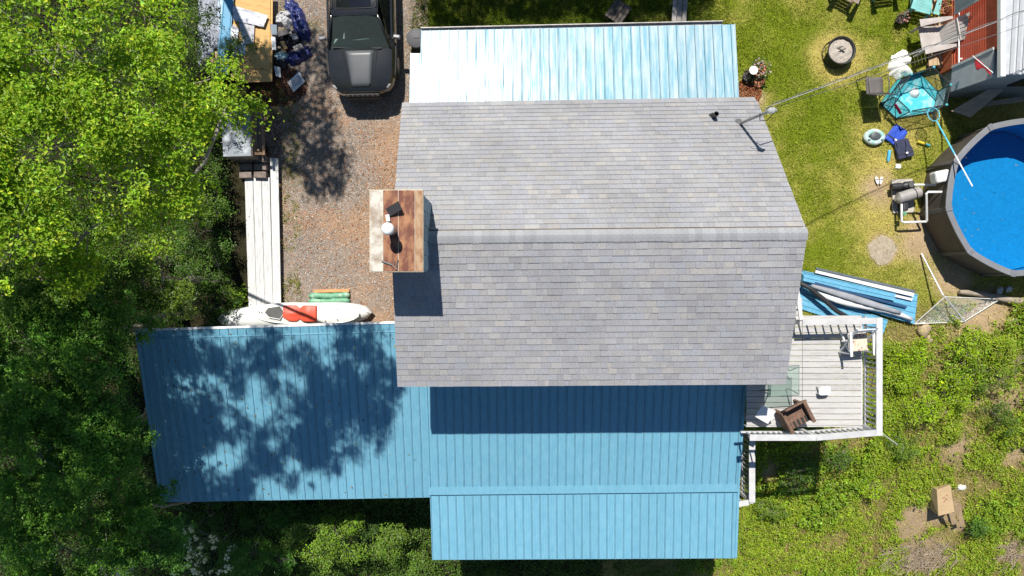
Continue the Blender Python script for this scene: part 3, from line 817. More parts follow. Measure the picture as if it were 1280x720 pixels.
# ------------------------------------------------------------------ parked car (faces the house, rear out of frame)
PAINT = mat('black_car_paint', (.014, .015, .016), .22, .0, var=.15, scale=3, coat=.6, spec=.5)
PLAST = mat('black_plastic', (.02, .02, .021), .6)
CGL = glass_mat('car_glass', (.62, .78, .72), .82, .02)
DGL = mat('dark_glass', (.008, .009, .012), .04, spec=.6)
CHROME = mat('bright_trim', (.55, .55, .56), .25, .9)
GREYP = mat('grey_hood_vinyl', (.085, .09, .098), .4, var=.06, spec=.4)
TYRE = mat('tyre', (.02, .02, .02), .85); RIM = mat('rim_alloy', (.35, .35, .36), .3, .8)
xc, yf = at(452.5, 0, .95).x, at(0, 119, .75).y
car = thing('parked_car', 'black sport utility car with a grey hood stripe parked on gravel', 'car', (xc, yf, 0))
T_ = [0, .04, .12, .3, .6, .95, 1.25, 1.9, 2.6, 3.4, 4.2, 4.7, 4.9]
W_ = [.46, .62, .76, .87, .94, .965, .97, .97, .97, .97, .96, .92, .82]
Z_ = [.78, .90, .965, 1.01, 1.05, 1.085, 1.11, 1.12, 1.12, 1.12, 1.12, 1.1, 1.0]
def cw_(t): return float(np.interp(t, T_, W_))
def cz_(t): return float(np.interp(t, T_, Z_))
def hoodz(x, t):
    w = cw_(t); u = min(1, abs(x) / w)
    return cz_(t) + .045 * (1 - (u / .9) ** 2) - (.0 if u < .9 else .06 * ((u - .9) / .1))
def cpt(x, t, z): return Vector((xc + x, yf + t, z))
def section(t, hood):
    w, z = cw_(t), cz_(t)
    low = .28 if t > .05 else .42
    half = [(.90 * w, low), (.985 * w, low + .12), (w, .62), (.995 * w, z * .80), (.97 * w, z * .93), (.93 * w, z - .012)]
    if hood: half += [(.8 * w, hoodz(.8 * w, t)), (.6 * w, hoodz(.6 * w, t)), (.3 * w, hoodz(.3 * w, t)), (0, hoodz(0, t))]
    else: half += [(.9 * w, z), (.87 * w, z - .02), (.85 * w, .7), (0, .66)]
    return [cpt(x, t, z_) for x, z_ in half] + [cpt(-x, t, z_) for x, z_ in half[-2::-1]]
mb = MB()
fr = [section(t, True) for t in (0, .02, .04, .08, .12, .2, .3, .45, .6, .8, .95, 1.1, 1.25)]
mb.grid(fr); mb.add(fr[0], [tuple(range(len(fr[0])))])
bk = [section(t, False) for t in (1.25, 1.6, 1.9, 2.6, 3.4, 4.2, 4.7, 4.9)]
mb.grid(bk); mb.add(bk[-1], [tuple(range(len(bk[-1])))])
body = mb.build('body', PAINT, car, smooth='auto')
# roof, pillars, glass
zc_, zr_ = 1.13, 1.745
mb = MB(); P = []
for t, hw, z in ((1.90, .60, 1.715), (2.0, .635, 1.745), (2.4, .655, 1.77), (3.2, .66, 1.78), (4.2, .64, 1.75), (4.62, .60, 1.70)):
    P.append([cpt(u * hw, t, z + .03 * (1 - u * u) - (.03 if abs(u) > .97 else 0)) for u in (-1, -.96, -.7, -.35, 0, .35, .7, .96, 1)])
mb.grid(P); roofp = mb.build('roof', PAINT, car, smooth='auto', solid=.03)
for s in (-1, 1):
    MB().tube([cpt(s * .87, 1.22, 1.10), cpt(s * .76, 1.55, 1.45), cpt(s * .625, 1.93, 1.72)], .035, 8).build('front_pillar', PAINT, car, smooth=True)
    MB().beam(cpt(s * .86, 2.55, 1.1), cpt(s * .66, 2.5, 1.74), .1, .03, (1, 0, 0)).build('middle_pillar', PLAST, car)
    MB().tube([cpt(s * .85, 4.6, 1.1), cpt(s * .62, 4.5, 1.7)], .06, 8).build('rear_pillar', PAINT, car, smooth=True)
    MB().grid([[cpt(s * .875, t, 1.12) for t in (1.3, 2.5, 3.4, 4.5)], [cpt(s * (.79 if k == 0 else .655), t, 1.42 if k == 0 else 1.72) for k, t in enumerate((1.55, 2.5, 3.4, 4.45))]]).build('side_window', DGL, car)
    MB().tube([cpt(s * .60, 2.1, 1.80), cpt(s * .61, 3.0, 1.83), cpt(s * .59, 4.4, 1.80)], .02, 8).build('roof_rail', PLAST, car)
P = []
for j in range(7):
    v = j / 6; P.append([cpt(u * (.84 + (.60 - .84) * v), 1.20 + .72 * v - .06 * (1 - u * u) * (1 - .4 * v), 1.10 + .625 * v + .035 * (1 - u * u)) for u in np.linspace(-1, 1, 9)])
MB().grid(P).build('windshield', CGL, car, smooth=True)
MB().grid([[cpt(s * .55, 4.62, 1.68) for s in (-1, 1)], [cpt(s * .75, 4.85, 1.08) for s in (-1, 1)]]).build('rear_window', DGL, car)
MB().grid([[cpt(u * .47, t, 1.778 + .032 * (1 - u * u * .5)) for u in (-1, -.5, 0, .5, 1)] for t in (2.1, 2.5, 3.0, 3.5)]).build('sunroof', DGL, roofp, smooth=True)
MB().tube([cpt(-.49, 2.085, 1.80), cpt(0, 2.07, 1.815), cpt(.49, 2.085, 1.80)], .008, 6).build('sunroof_trim', PLAST, roofp)
DASH = mat('dashboard_cover', (.30, .37, .33), .8, col2=(.16, .20, .18), scale=5)
P = [[cpt(u * .78, t, z + .02 * math.sin(u * 7)) for u in np.linspace(-1, 1, 11)] for t, z in ((1.20, 1.08), (1.38, 1.09), (1.52, 1.06), (1.56, .9))]
MB().grid(P).build('dashboard', DASH, car, smooth=True)
SEATM = mat('seat_fabric', (.035, .035, .04), .8)
for s in (-.38, .38):
    st = MB().box(cpt(s, 2.35, 1.0), (.5, .55, .2)).build('seat', SEATM, car, bevel=.05)
    MB().box(cpt(s, 2.62, 1.25), (.48, .16, .6)).build('seat_back', SEATM, car, bevel=.05)
MB().tube([cpt(.38 + .18 * math.cos(a), 1.68 + .05 * math.sin(a), 1.08 + .17 * math.sin(a)) for a in np.linspace(0, 6.28, 17)[:-1]], .016, 6, closed=True).build('steering_wheel', PLAST, car)
MB().box(cpt(.0, 1.86, 1.58), (.2, .03, .07)).build('rear_view_mirror', PLAST, car)
MB().box(cpt(.36, 1.42, 1.12), (.14, .17, .02), .3).build('paper', mat('paper_grey', (.4, .42, .4), .8), car)
for s in (-1, 1):
    mr = MB().box(cpt(s * 1.05, 1.52, 1.12), (.20, .11, .14), s * -.15).build('mirror', mat('mirror_housing', (.20, .20, .21), .35, coat=.4), car, bevel=.035)
    MB().beam(cpt(s * .93, 1.5, 1.08), cpt(s * 1.0, 1.52, 1.1), .06, .05).build('mirror_arm', PLAST, mr)
    MB().grid([[cpt(s * (cw_(t) * f - .0) , t - .012, z) for f in (.70, .84, .985)] for t, z in ((.08, .88), (.16, .955), (.26, .975))]).build('headlight', mat('headlight_lens', (.30, .30, .31), .12, spec=.8), car, smooth=True, solid=.02)
    for t in (.95, 3.9):
        wh = MB().tube([cpt(s * .74, t, .37), cpt(s * .965, t, .37)], .37, 28).build('wheel', TYRE, car, smooth='auto')
        MB().tube([cpt(s * .955, t, .37), cpt(s * .975, t, .37)], .24, 24).build('rim', RIM, wh, smooth='auto')
    MB().grid([[cpt(s * 1.012 * cw_(t) if abs(t - .95) < .46 else s * cw_(t), t, z) for t in np.linspace(.46, 1.44, 9)] for z in (.74, .82, .9)]).build('fender_flare', PLAST, car, smooth=True, solid=.03)
gr = MB().box(cpt(0, -.015, .80), (.98, .05, .2)).build('grille', PLAST, car, bevel=.02)
for k in range(7):
    MB().box(cpt(-.42 + k * .14, -.035, .835), (.05, .03, .10)).build('grille_slot', mat('dull_chrome', (.22, .22, .22), .4, .5), gr, bevel=.01)
MB().box(cpt(0, -.005, .56), (1.05, .12, .24)).build('bumper', PLAST, car, bevel=.05)
MB().grid([[cpt(u * (.26 + .14 * (t - .14) / 1.03), t, hoodz(u * .3, t) + .008 + .02 * (1 - u ** 8) * min(1, (t - .1) * 4)) for u in np.linspace(-1, 1, 9)] for t in np.linspace(.16, 1.14, 9)]).build('hood_stripe', GREYP, body, smooth=True, solid=.006)
for s in (-1, 1):
    MB().tube([cpt(s * .34, .26, hoodz(.34, .26) + .006), cpt(s * .50, 1.16, hoodz(.5, 1.16) + .006)], .012, 6).build('hood_crease', PAINT, body)
    MB().tube([cpt(.10 + s * .3, 1.17, 1.165), cpt(.55 + s * .38 - .3, 1.20, 1.17), cpt(s * .38 - .38, 1.24, 1.18)], .01, 6).build('wiper', PLAST, car)
car.rotation_euler.z = R(1.2)

# ------------------------------------------------------------------ builders' leftovers at the top of the drive
PLY = mat('plywood', (.56, .34, .12), .75, col2=(.38, .21, .075), scale=2.4, bump=.2, bscale=12, stretch=(1, 5, 1), lo=.45, hi=.75)
OSB = mat('weathered_plywood', (.45, .31, .17), .8, col2=(.30, .20, .11), scale=3)
PAPER = mat('crumpled_film', (.45, .46, .50), .35, var=.12, scale=8, bump=.7, bscale=14, spec=.6)
FOAM = mat('grey_foam_board', (.42, .41, .43), .75, var=.07)
BLUEP = mat('blue_sheet_paint', (.06, .25, .40), .4, var=.12, scale=4)
GALV = mat('galvanised_sheet', (.15, .17, .21), .5, .1, var=.25, scale=5, bump=.4, bscale=8, stretch=(6, 1, 1))
DARKT = mat('navy_tarp', (.012, .022, .12), .38, var=.35, scale=7, bump=.6, bscale=16, spec=.6)
BLKB = mat('black_bag', (.012, .012, .015), .35, bump=.6, bscale=14, spec=.6)

def quad(p4, z, t):   # plate whose top face shows at these four pixels at height z
    return MB().slab([at(px, py, z) for px, py in p4], t)
def heap(name, label, cat, px, py, rx, ry, hgt, m, seed, n=26, rz=0.0, base=0.0, group=None, jag=.5, fine=5.0):
    """A crumpled cloth / sheet heap: a closed folded mound."""
    c = gd(px, py, base); P = []
    for i in range(n + 1):
        r = i / n; row = []
        for j in range(40):
            a = 2 * math.pi * j / 40
            k = 1 + jag * (float(fbm(np.array(math.cos(a) * 1.2 + seed), np.array(math.sin(a) * 1.2), 1.4, seed)) - .5) * 1.6
            x, y = r * rx * k * math.cos(a), r * ry * k * math.sin(a)
            xx, yy = x * math.cos(rz) - y * math.sin(rz), x * math.sin(rz) + y * math.cos(rz)
            f = float(fbm(np.array(xx), np.array(yy), fine, seed + 3)); rid = 1 - abs(2 * f - 1)
            z = hgt * ((1 - r ** 2.2) * .45 + (rid - .45) * .9 * (1 - r ** 4))
            row.append(c + Vector((xx, yy, max(.004, z) if r < 1 else .0)))
        P.append(row)
    return single(name, label, cat, MB().grid(P, wrap=True), m, c, group, smooth=True)

for k, (p4, z, lab, mm) in enumerate((
        (((288, -12), (341, -12), (340, 102), (301, 103)), .36, 'tan plywood sheet on top of the pile beside the blue panel', PLY),
        (((286, -12), (338, -12), (337, 86), (291, 84)), .385, 'shorter tan plywood sheet with a diagonal lower edge on the pile', PLY),
        (((264, 20), (280, 20), (276, 92), (262, 92)), .30, 'narrow weathered plywood strip left of the blue metal panel', OSB))):
    c = at(*p4[0], z); single('plywood_sheet', lab, 'plywood', quad(p4, z, .018), mm, (c.x, c.y, z), 'plywood on the leftovers pile')
bl = thing('pallet', 'timber pallet mostly hidden under the plywood sheets', 'pallet', gd(312, 50))
for y in (2, 34, 66, 95): a, b = gd(290, y, .2), gd(338, y, .2); MB().beam(a, b, .12, .14).build('bearer', OSB, bl)
for x in (296, 314, 332): MB().beam(gd(x, 0, .30), gd(x, 97, .30), .14, .05).build('slat', OSB, bl)
single('metal_panel_strip', 'long narrow teal blue metal panel lying on the leftovers pile', 'metal panel',
       MB().slab([at(280, -12, .48), at(293, -12, .48), at(284, 93, .44), at(269, 93, .44)], .03).tube([at(281, -12, .49), at(271, 92, .45)], .012, 6).tube([at(291, -12, .49), at(282, 92, .45)], .012, 6), BLUEP, at(280, 40, .42))
single('metal_panel_strip', 'short pale blue metal strip tucked under the teal panel', 'metal panel', quad(((273, -8), (281, -8), (277, 38), (271, 34)), .42, .02), mat('pale_blue_sheet', (.30, .42, .55), .4), at(275, 10, .4))
gb = thing('galvanised_sheet_bundle', 'bundle of wavy silver corrugated metal sheets under the tree edge', 'metal sheets', gd(262, 40))
for k in range(5):
    x = 252 + k * 4.3; P = []
    for j in range(14):
        t = j / 13; py = -12 + t * (100 - k * 9)
        P.append([at(x + 1.5 * t * (k - 1) + u * 6 + math.sin(j * 1.7 + k * 2) * .8, py, .30 + .05 * k * .6 + .02 * math.cos(u * 9) + .015 * math.sin(j * 2.1 + k)) for u in (-.6, -.3, 0, .3, .6, .9)])
    MB().grid(P).build('sheet', GALV, gb, smooth=True, solid=.004)
MB().box(gd(262, 40, .13), (.5, 1.8, .24)).build('timber_bearer', OSB, gb)
def film(px4, z, amp, seed, n=14):
    P = []
    a, b, c, d = [at(*q, z) for q in px4]
    for i in range(n + 1):
        row = []
        for j in range(n + 1):
            q = a.lerp(b, j / n).lerp(d.lerp(c, j / n), i / n)
            f = float(fbm(np.array(q.x), np.array(q.y), 4.5, seed)); q.z += amp * (1 - abs(2 * f - 1))
            row.append(q)
        P.append(row)
    return MB().grid(P)
single('plastic_film', 'crumpled silvery plastic film across the plywood', 'plastic film', film(((292, 8), (336, 21), (331, 35), (293, 27)), .40, .10, 3), PAPER, at(312, 22, .4), smooth=True)
single('plastic_film', 'rumpled grey film scrap left of the foam boards', 'plastic film', film(((289, 33), (299, 40), (296, 74), (290, 70)), .39, .07, 8), PAPER, at(292, 50, .39), smooth=True)
single('foam_board', 'large grey foam board in the middle of the plywood', 'foam board', quad(((298, 24), (318, 32), (317, 54), (303, 55)), .45, .04), FOAM, at(308, 40, .4), 'foam boards on the plywood')
single('foam_board', 'small bluish grey foam board below the large one', 'foam board', quad(((298, 52), (307, 51), (307, 68), (298, 68)), .41, .03), mat('blue_foam', (.32, .42, .55), .7), at(302, 60, .4), 'foam boards on the plywood')
single('foam_board', 'pale crumpled foam board by the blue metal panel', 'foam board', quad(((291, 30), (299, 36), (297, 46), (289, 44)), .43, .04), FOAM, at(294, 38, .4), 'foam boards on the plywood')

heap('tarp', 'crumpled navy blue tarp lying along the drive above the rubbish', 'tarp', 372, 22, .30, .70, .34, DARKT, 21, rz=.35, jag=.8)
heap('tarp', 'shiny navy tarp heap at the lower edge of the rubbish', 'tarp', 376, 70, .46, .24, .32, DARKT, 33, rz=.5, jag=.9)
heap('rubbish_bag', 'black rubbish bag slumped in the middle of the junk heap', 'rubbish bag', 362, 52, .36, .34, .34, BLKB, 44, jag=.7)
heap('rubbish_bag', 'black rubbish bag against the plywood edge', 'rubbish bag', 352, 78, .24, .26, .26, BLKB, 52, jag=.6)
heap('grey_sheeting', 'light grey plastic sheeting at the top of the junk heap', 'sheeting', 356, 24, .30, .30, .30, mat('grey_plastic_sheet', (.42, .42, .43), .5, var=.25, scale=9, bump=.6, bscale=18), 61, jag=.7)
heap('teal_cloth', 'pale teal crumpled cloth beside the navy tarp', 'cloth', 351, 72, .20, .18, .30, mat('pale_teal_cloth', (.35, .52, .58), .7, var=.2, scale=9, bump=.4), 66, jag=.9, base=.06)
SCRAPW = mat('white_scrap', (.66, .66, .65), .6, var=.1)
for k, (p4, z, lab, mm) in enumerate((
        (((339, 46), (344, 46), (345, 62), (340, 62)), .42, 'short white trim offcut at the plywood edge', SCRAPW),
        (((342, 82), (350, 84), (351, 97), (345, 95)), .20, 'small white scrap below the teal cloth', SCRAPW),
        (((350, 52), (354, 51), (359, 60), (355, 62)), .42, 'brown cardboard scrap in the black rubbish', PLY),
        (((364, 44), (370, 41), (373, 48), (366, 50)), .42, 'dark slate blue scrap on the black rubbish', mat('slate_scrap', (.06, .08, .12), .5)),
        (((366, 58), (376, 54), (380, 60), (369, 64)), .40, 'black plastic scrap near the lower tarp', BLKB),
        (((338, 30), (346, 31), (346, 44), (339, 43)), .40, 'dark blue grey box offcut against the plywood', mat('bluegrey_scrap', (.12, .16, .2), .6)),
        (((346, 40), (358, 36), (361, 42), (348, 46)), .43, 'dark grey plank scrap across the rubbish', mat('dark_plank', (.07, .06, .06), .7)))):
    c = at(*p4[0], z); single('scrap', lab, 'scrap', quad(p4, z, .05), mm, (c.x, c.y, z), 'scraps in the junk heap')
t = at(369, 103, .14)
tile = thing('moulded_tray', 'small white moulded panel lying on brown leaf litter', 'tray', gd(369, 103))
MB().slab([at(374, 89, .12), at(381, 102, .10), at(367, 115, .09), at(359, 103, .10)], .03).build('sheet', SCRAPW, tile, bevel=.006)
MB().slab([at(373, 94, .125), at(377, 102, .115), at(367, 109, .105), at(364, 103, .11)], .012).build('raised_field', FOAM, tile)

# metal lidded storage box with an open timber rack, concrete blocks, white boards
bx = thing('storage_cabinet', 'weathered grey metal topped cabinet at the edge of the trees', 'cabinet', gd(293, 166))
LIDM = mat('weathered_zinc_lid', (.19, .21, .235), .55, .15, col2=(.42, .44, .46), scale=3.2, bump=.25, lo=.52, hi=.68)
q4 = [at(275, 136, 1.0), at(312, 138, 1.0), at(314, 195, 1.0), at(279, 196, 1.0)]
MB().prism([(p.x * .997, p.y) for p in q4], .0, .96).build('body', mat('cabinet_side', (.16, .14, .12), .8), bx)
MB().slab([p + Vector((0, 0, .0)) for p in q4], .035).build('lid', LIDM, bx, bevel=.008)
for y in (156, 178): MB().beam(at(276, y, 1.006), at(313, y, 1.006), .02, .012).build('lid_rib', LIDM, bx)
rk = thing('timber_rack', 'open brown timber frame rack beside the grey cabinet', 'rack', gd(321, 170))
WOODB = mat('brown_timber', (.20, .12, .07), .8, var=.25, scale=4, stretch=(6, 1, 1))
for x in (315, 328): MB().beam(at(x, 140, .85), at(x + (1 if x < 320 else 2), 194, .85), .07, .06).build('rail', WOODB, rk)
for y in (142, 192): MB().beam(at(315, y, .80), at(329, y, .80), .07, .06).build('cross_rail', WOODB, rk)
for x, y in ((315, 142), (329, 142), (315, 191), (329, 191)):
    p = at(x, y, .4); MB().box((p.x, p.y, .4), (.055, .055, .8)).build('leg', WOODB, rk)
MB().slab([at(317, 145, .55), at(323, 145, .55), at(324, 190, .55), at(318, 190, .55)], .03).build('shelf', mat('rack_shelf_grey', (.12, .12, .12), .7), rk)
BLOCK = mat('concrete_block', (.20, .16, .135), .95, var=.25, scale=12, bump=.5, bscale=40, rnd=.15)
k = 0
BLN = ['top left', 'top right', 'middle left', 'middle right', 'bottom left', 'bottom right']
for r in range(3):
    for c in range(2):
        p = gd(314 + c * 17 + random.uniform(-1, 1), 202 + r * 9.5, .0)
        lab = f'dark concrete block, {BLN[k]} of the six below the grey cabinet'
        o = single('concrete_block', lab, 'block', MB().box(p + Vector((0, 0, .10 + .2)), (.36, .19, .2), random.uniform(-.06, .06)).box(p + Vector((0, 0, .098)), (.355, .188, .196)), BLOCK, p, 'blocks stacked below the cabinet', bevel=.012)
        k += 1
WB = mat('whitewashed_board', (.55, .55, .54), .75, col2=(.33, .32, .30), scale=3, stretch=(8, 1, 1), bump=.15, rnd=.05, lo=.5, hi=.75)
pw = thing('white_board_stack', 'long white boards laid along the edge of the drive', 'boards', gd(328, 300))
for k in range(4):
    a = gd(311 + k * 10.6, 222 if k < 3 else 198, .24 + .003 * (k % 2)); b = gd(316 + k * 10.2, 387, .24 + .003 * (k % 2))
    MB().beam(a, b, .235, .03).build('board', WB, pw, bevel=.004)
for y in (232, 300, 370): MB().beam(gd(311, y, .1), gd(351, y, .1), .1, .2).build('bearer', OSB, pw)

# ------------------------------------------------------------------ boats by the carport
HULL = mat('white_hull', (.70, .70, .67), .35, var=.07, scale=3, spec=.5)
def hull_pts(L, W, hgt, a, b, n=26, m=14, full=2.6, up=True):
    """Half-elliptic hull along a-b, keel up."""
    d = (b - a); P = []
    for i in range(n + 1):
        t = -1 + 2 * i / n; k = max(0.0, 1 - abs(t) ** (full + 1.2)) ** .55; row = []
        for j in range(m + 1):
            th = math.pi * j / m
            side = Vector((-d.y, d.x, 0)).normalized()
            row.append(a.lerp(b, i / n) + side * (W / 2 * k * math.cos(th)) + Vector((0, 0, hgt * (.25 + .75 * k) * math.sin(th) * (1 if k > 0.01 else .6))))
        P.append(row)
    return P
a, b = gd(272, 399, .22), gd(466, 390, .22)
cn = thing('canoe', 'long upturned white canoe hull lying beside the carport', 'canoe', gd(368, 395))
MB().grid(hull_pts(0, .72, .38, a, b)).build('hull', HULL, cn, smooth=True, solid=.01)
MB().tube([a.lerp(b, t) + Vector((0, 0, .03 + .36 * (.25 + .75 * (1 - abs(2 * t - 1) ** 2.6) ** .62))) for t in np.linspace(.02, .98, 20)], .012, 6).build('keel', HULL, cn, smooth=True)
for t in (.25, .75):
    p = a.lerp(b, t); MB().box((p.x, p.y, .10), (.12, .7, .24)).build('trestle', OSB, cn)
a, b = at(314, 391, .66), at(449, 393, .66)
ky = thing('kayak', 'white sit on top kayak with a red seat resting on the canoe', 'kayak', a.lerp(b, .5))
d_ = b - a; side = Vector((-d_.y, d_.x, 0)).normalized()
def kw(t):   # half width along 0..1
    u = 2 * t - 1; return .30 * max(0, 1 - abs(u) ** 3.0) ** .58
def kpt(t, s, z): return a.lerp(b, t) + side * (s * kw(t)) + Vector((0, 0, z))
NT = 30
MB().grid([[kpt(i / NT, math.cos(math.pi + math.pi * j / 12), -.05 - .17 * math.sin(math.pi * j / 12) * (kw(i / NT) / .305) ** .6) for j in range(13)] for i in range(NT + 1)]).build('hull', HULL, ky, smooth=True)
MB().grid([[kpt(i / NT, s, -.05 + .075 * (1 - s * s) ** .8 * (kw(i / NT) / .305)) for s in np.linspace(-1, 1, 15)] for i in range(NT + 1)]).build('deck', HULL, ky, smooth=True)
MB().tube([kpt(t, 1, -.045) for t in np.linspace(.01, .99, 24)] + [kpt(t, -1, -.045) for t in np.linspace(.99, .01, 24)], .018, 8, closed=True).build('gunwale', HULL, ky, smooth=True)
REDK = mat('coral_red_seat', (.66, .085, .045), .5, var=.12, scale=5)
P = []
for i in range(19):
    t = .30 + .31 * i / 18; row = []
    lo = -.78 if t > .36 else -.78 * (1 - (.36 - t) / .06 * .5); hi = .80 if t > .34 else .8
    for s in np.linspace(lo, hi, 17):
        well = -.05 * math.exp(-((t - .40) / .055) ** 2) * (1 - .7 * math.exp(-(s / .18) ** 2)); back = .05 * math.exp(-((t - .53) / .05) ** 2) * (1 - .5 * s * s)
        row.append(kpt(t, s * (1 - .30 * math.exp(-((t - .455) / .02) ** 2)) , .062 + well * .6 + back - .055 * s * s))
    P.append(row)
seat = MB().grid(P).build('seat', REDK, ky, smooth=True, solid=.012)
p = kpt(.50, .05, .09); MB().box(p, (.10, .07, .02)).build('seat_label', mat('label_tan', (.40, .14, .06), .6), seat)
MB().slab([kpt(.13, .05, .046), kpt(.16, .62, .04), kpt(.27, .74, .045), kpt(.315, .1, .05), kpt(.27, -.62, .045), kpt(.17, -.5, .04)], .015).build('hatch_mesh', mat('hatch_grey', (.09, .09, .085), .7, bump=.4, bscale=120), ky)
MB().tube([kpt(.13, .05, .05), kpt(.16, .62, .045), kpt(.27, .74, .05), kpt(.315, .1, .055), kpt(.27, -.62, .05), kpt(.17, -.5, .045)], .012, 6, closed=True).build('hatch_rim', HULL, ky)
for t, s in ((.075, .2), (.10, .1), (.69, .72), (.69, -.7), (.80, .6), (.80, -.6)):
    MB().lathe([(.017, 0), (.017, .012), (0, .012)], kpt(t, s, .0 + .055 * (1 - s * s) * (kw(t) / .305)), 10).build('grommet', mat('grommet_dark', (.1, .1, .1), .6), ky)
for t in (.3, .72):
    p = kpt(t, 0, 0); MB().box((p.x, p.y, .36), (.1, .5, .18)).build('foam_chock', mat('chock_grey', (.2, .2, .2), .8), ky)
# mesh roll
rl = thing('green_bag_roll', 'rolled green bag with an orange strip on the gravel by the kayak', 'rolled bag', gd(412, 372))
GRN = mat('green_bag', (.13, .33, .20), .6, col2=(.42, .55, .42), scale=6, bump=.6, bscale=12, lo=.5, hi=.7)
for k, y in enumerate((369, 376)):
    a, b = gd(386, y + 1, .10), gd(437, y, .10)
    MB().tube([a.lerp(b, t) + Vector((0, .012 * math.sin(t * 9 + k), .01 * math.sin(t * 14))) for t in np.linspace(0, 1, 12)], [.05] + [.085 + .012 * math.sin(i * 2.3 + k) for i in range(10)] + [.06], 12).build('roll', GRN, rl, smooth=True)
MB().beam(gd(393, 364, .07), gd(437, 363, .07), .09, .1).build('orange_edge', mat('orange_timber', (.55, .26, .10), .7), rl)
# ------------------------------------------------------------------ garden chairs
def garden_chair(label, px, py, rz, m, m2=None, group='garden chairs round the fire pit', base=0.0, sc=1.0):
    """Slatted low armchair; front towards -y before turning."""
    c = gd(px, py, base); t = thing('garden_chair', label, 'chair', (0, 0, 0), group); m2 = m2 or m
    for k in range(6):
        MB().beam((-.25, -.30 + k * .092, .37 - k * .018), (.25, -.30 + k * .092, .37 - k * .018), .082, .02).build('seat_slat', m, t, bevel=.004)
    for k in range(6):
        x = -.225 + k * .09; L = .66 + .13 * math.cos(x * 5)
        MB().beam((x * .85, .20, .27), (x * 1.15, .20 + .42 * L / .75, .27 + L), .078, .02, (0, 1, 0)).build('back_slat', m2, t, bevel=.004)
    MB().beam((-.27, .40, .66), (.27, .40, .66), .03, .07).build('back_brace', m2, t)
    for s in (-1, 1):
        P = [(-.40, .09), (-.2, .075), (.1, .06), (.42, .03)]
        MB().prism([(s * .335 + w, y) for y, w in P] + [(s * .335 - w, y) for y, w in P[::-1]], .545, .568).build('armrest', m, t, bevel=.004)
        MB().box((s * .30, -.30, .27), (.03, .10, .54)).build('front_leg', m, t)
        MB().beam((s * .285, -.36, .34), (s * .285, .52, .04), .03, .10).build('rear_leg', m, t)
        MB().box((s * .305, .28, .42), (.03, .06, .26)).build('arm_support', m, t)
    t.location = c; t.rotation_euler.z = rz; t.scale = (sc,) * 3
    return t
CH_BR = mat('brown_resin', (.22, .165, .125), .6, rnd=.05); CH_TE = mat('teal_resin', (.17, .43, .42), .55); CH_DT = mat('dark_teal_resin', (.02, .075, .085), .55); CH_GR = mat('taupe_resin', (.40, .365, .34), .6)
garden_chair('brown slatted garden chair at the top edge above the fire pit', 1053, -8, R(-28), CH_BR)
garden_chair('teal garden chair cut off by the top edge of the view', 1101, -14, R(8), CH_TE)
garden_chair('teal garden chair with a dark teal back near the flower pots', 1146, 8, R(-14), CH_TE, CH_DT)
garden_chair('taupe garden chair on the plank platform facing the lawn', 1156, 53, R(-80), CH_GR, base=.16, sc=1.2)

# dark patio chair out on the lawn
PC = mat('dark_chair_mesh', (.11, .10, .095), .7, bump=.3, bscale=80); PCF = mat('dark_chair_frame', (.03, .03, .03), .5)
pc = thing('patio_chair', 'dark grey sling patio chair standing alone on the lawn', 'chair', (0, 0, 0))
MB().grid([[Vector((x, y, .42 - .02 * math.sin((y + .25) / .5 * 3.14))) for x in (-.25, -.1, .1, .25)] for y in np.linspace(-.26, .24, 7)]).build('seat', PC, pc, smooth=True, solid=.012)
MB().grid([[Vector((x, .24 + .16 * v, .44 + .52 * v)) for x in (-.25, -.1, .1, .25)] for v in np.linspace(0, 1, 7)]).build('backrest', PC, pc, smooth=True, solid=.012)
for k in range(3): MB().tube([(-.25, .28 + .05 * k, .57 + .16 * k), (.25, .28 + .05 * k, .57 + .16 * k)], .012, 6).build('back_bar', PCF, pc)
for s in (-1, 1):
    MB().tube([(s * .29, .30, 0), (s * .28, .22, .42), (s * .26, .41, .97)], .015, 8).build('rear_leg', PCF, pc)
    MB().tube([(s * .30, -.32, 0), (s * .29, -.26, .62), (s * .30, -.05, .65), (s * .28, .30, .64)], .015, 8).build('arm_and_front_leg', PCF, pc)
pc.location = gd(1084, 113); pc.rotation_euler.z = R(184)

# fire pit
fp = thing('fire_pit', 'round black openwork fire pit full of pale ash on the lawn', 'fire pit', gd(1045, 68))
c = ORG[fp.name]; IR = mat('fire_pit_iron', (.022, .021, .02), .6)
MB().lathe([(.30, .22), (.40, .30), (.43, .40), (.45, .405), (.45, .39), (.42, .28), (.31, .20)], c, 40).build('bowl', IR, fp, smooth='auto')
MB().tube([c + Vector((.46 * math.cos(a), .46 * math.sin(a), .41)) for a in np.linspace(0, 2 * math.pi, 41)[:-1]], .016, 6, closed=True).build('rim', IR, fp)
MB().tube([c + Vector((.48 * math.cos(a), .48 * math.sin(a), .02)) for a in np.linspace(0, 2 * math.pi, 41)[:-1]], .014, 6, closed=True).build('foot_ring', IR, fp)
for k in range(24):
    a = k * math.pi / 12; b = a + .13 * (1 if k % 2 else -1)
    MB().beam(c + Vector((.47 * math.cos(a), .47 * math.sin(a), .40)), c + Vector((.48 * math.cos(b), .48 * math.sin(b), .02)), .014, .01).build('lattice_bar', IR, fp)
P = []
for i in range(13):
    r = .395 * i / 12; P.append([c + Vector((r * math.cos(a), r * math.sin(a), .30 + .075 * (1 - (i / 12) ** 2) * float(fbm(np.array(r * math.cos(a)), np.array(r * math.sin(a)), 6, 4)) + .05 * float(vnoise(np.array(r * math.cos(a)), np.array(r * math.sin(a)), 18, 4)))) for a in np.linspace(0, 2 * math.pi, 33)[:-1]])
MB().grid(P, wrap=True).build('ash', mat('ash', (.40, .355, .30), .95, col2=(.22, .19, .16), scale=16, bump=.6, bscale=50, lo=.5, hi=.7), fp, smooth=True)
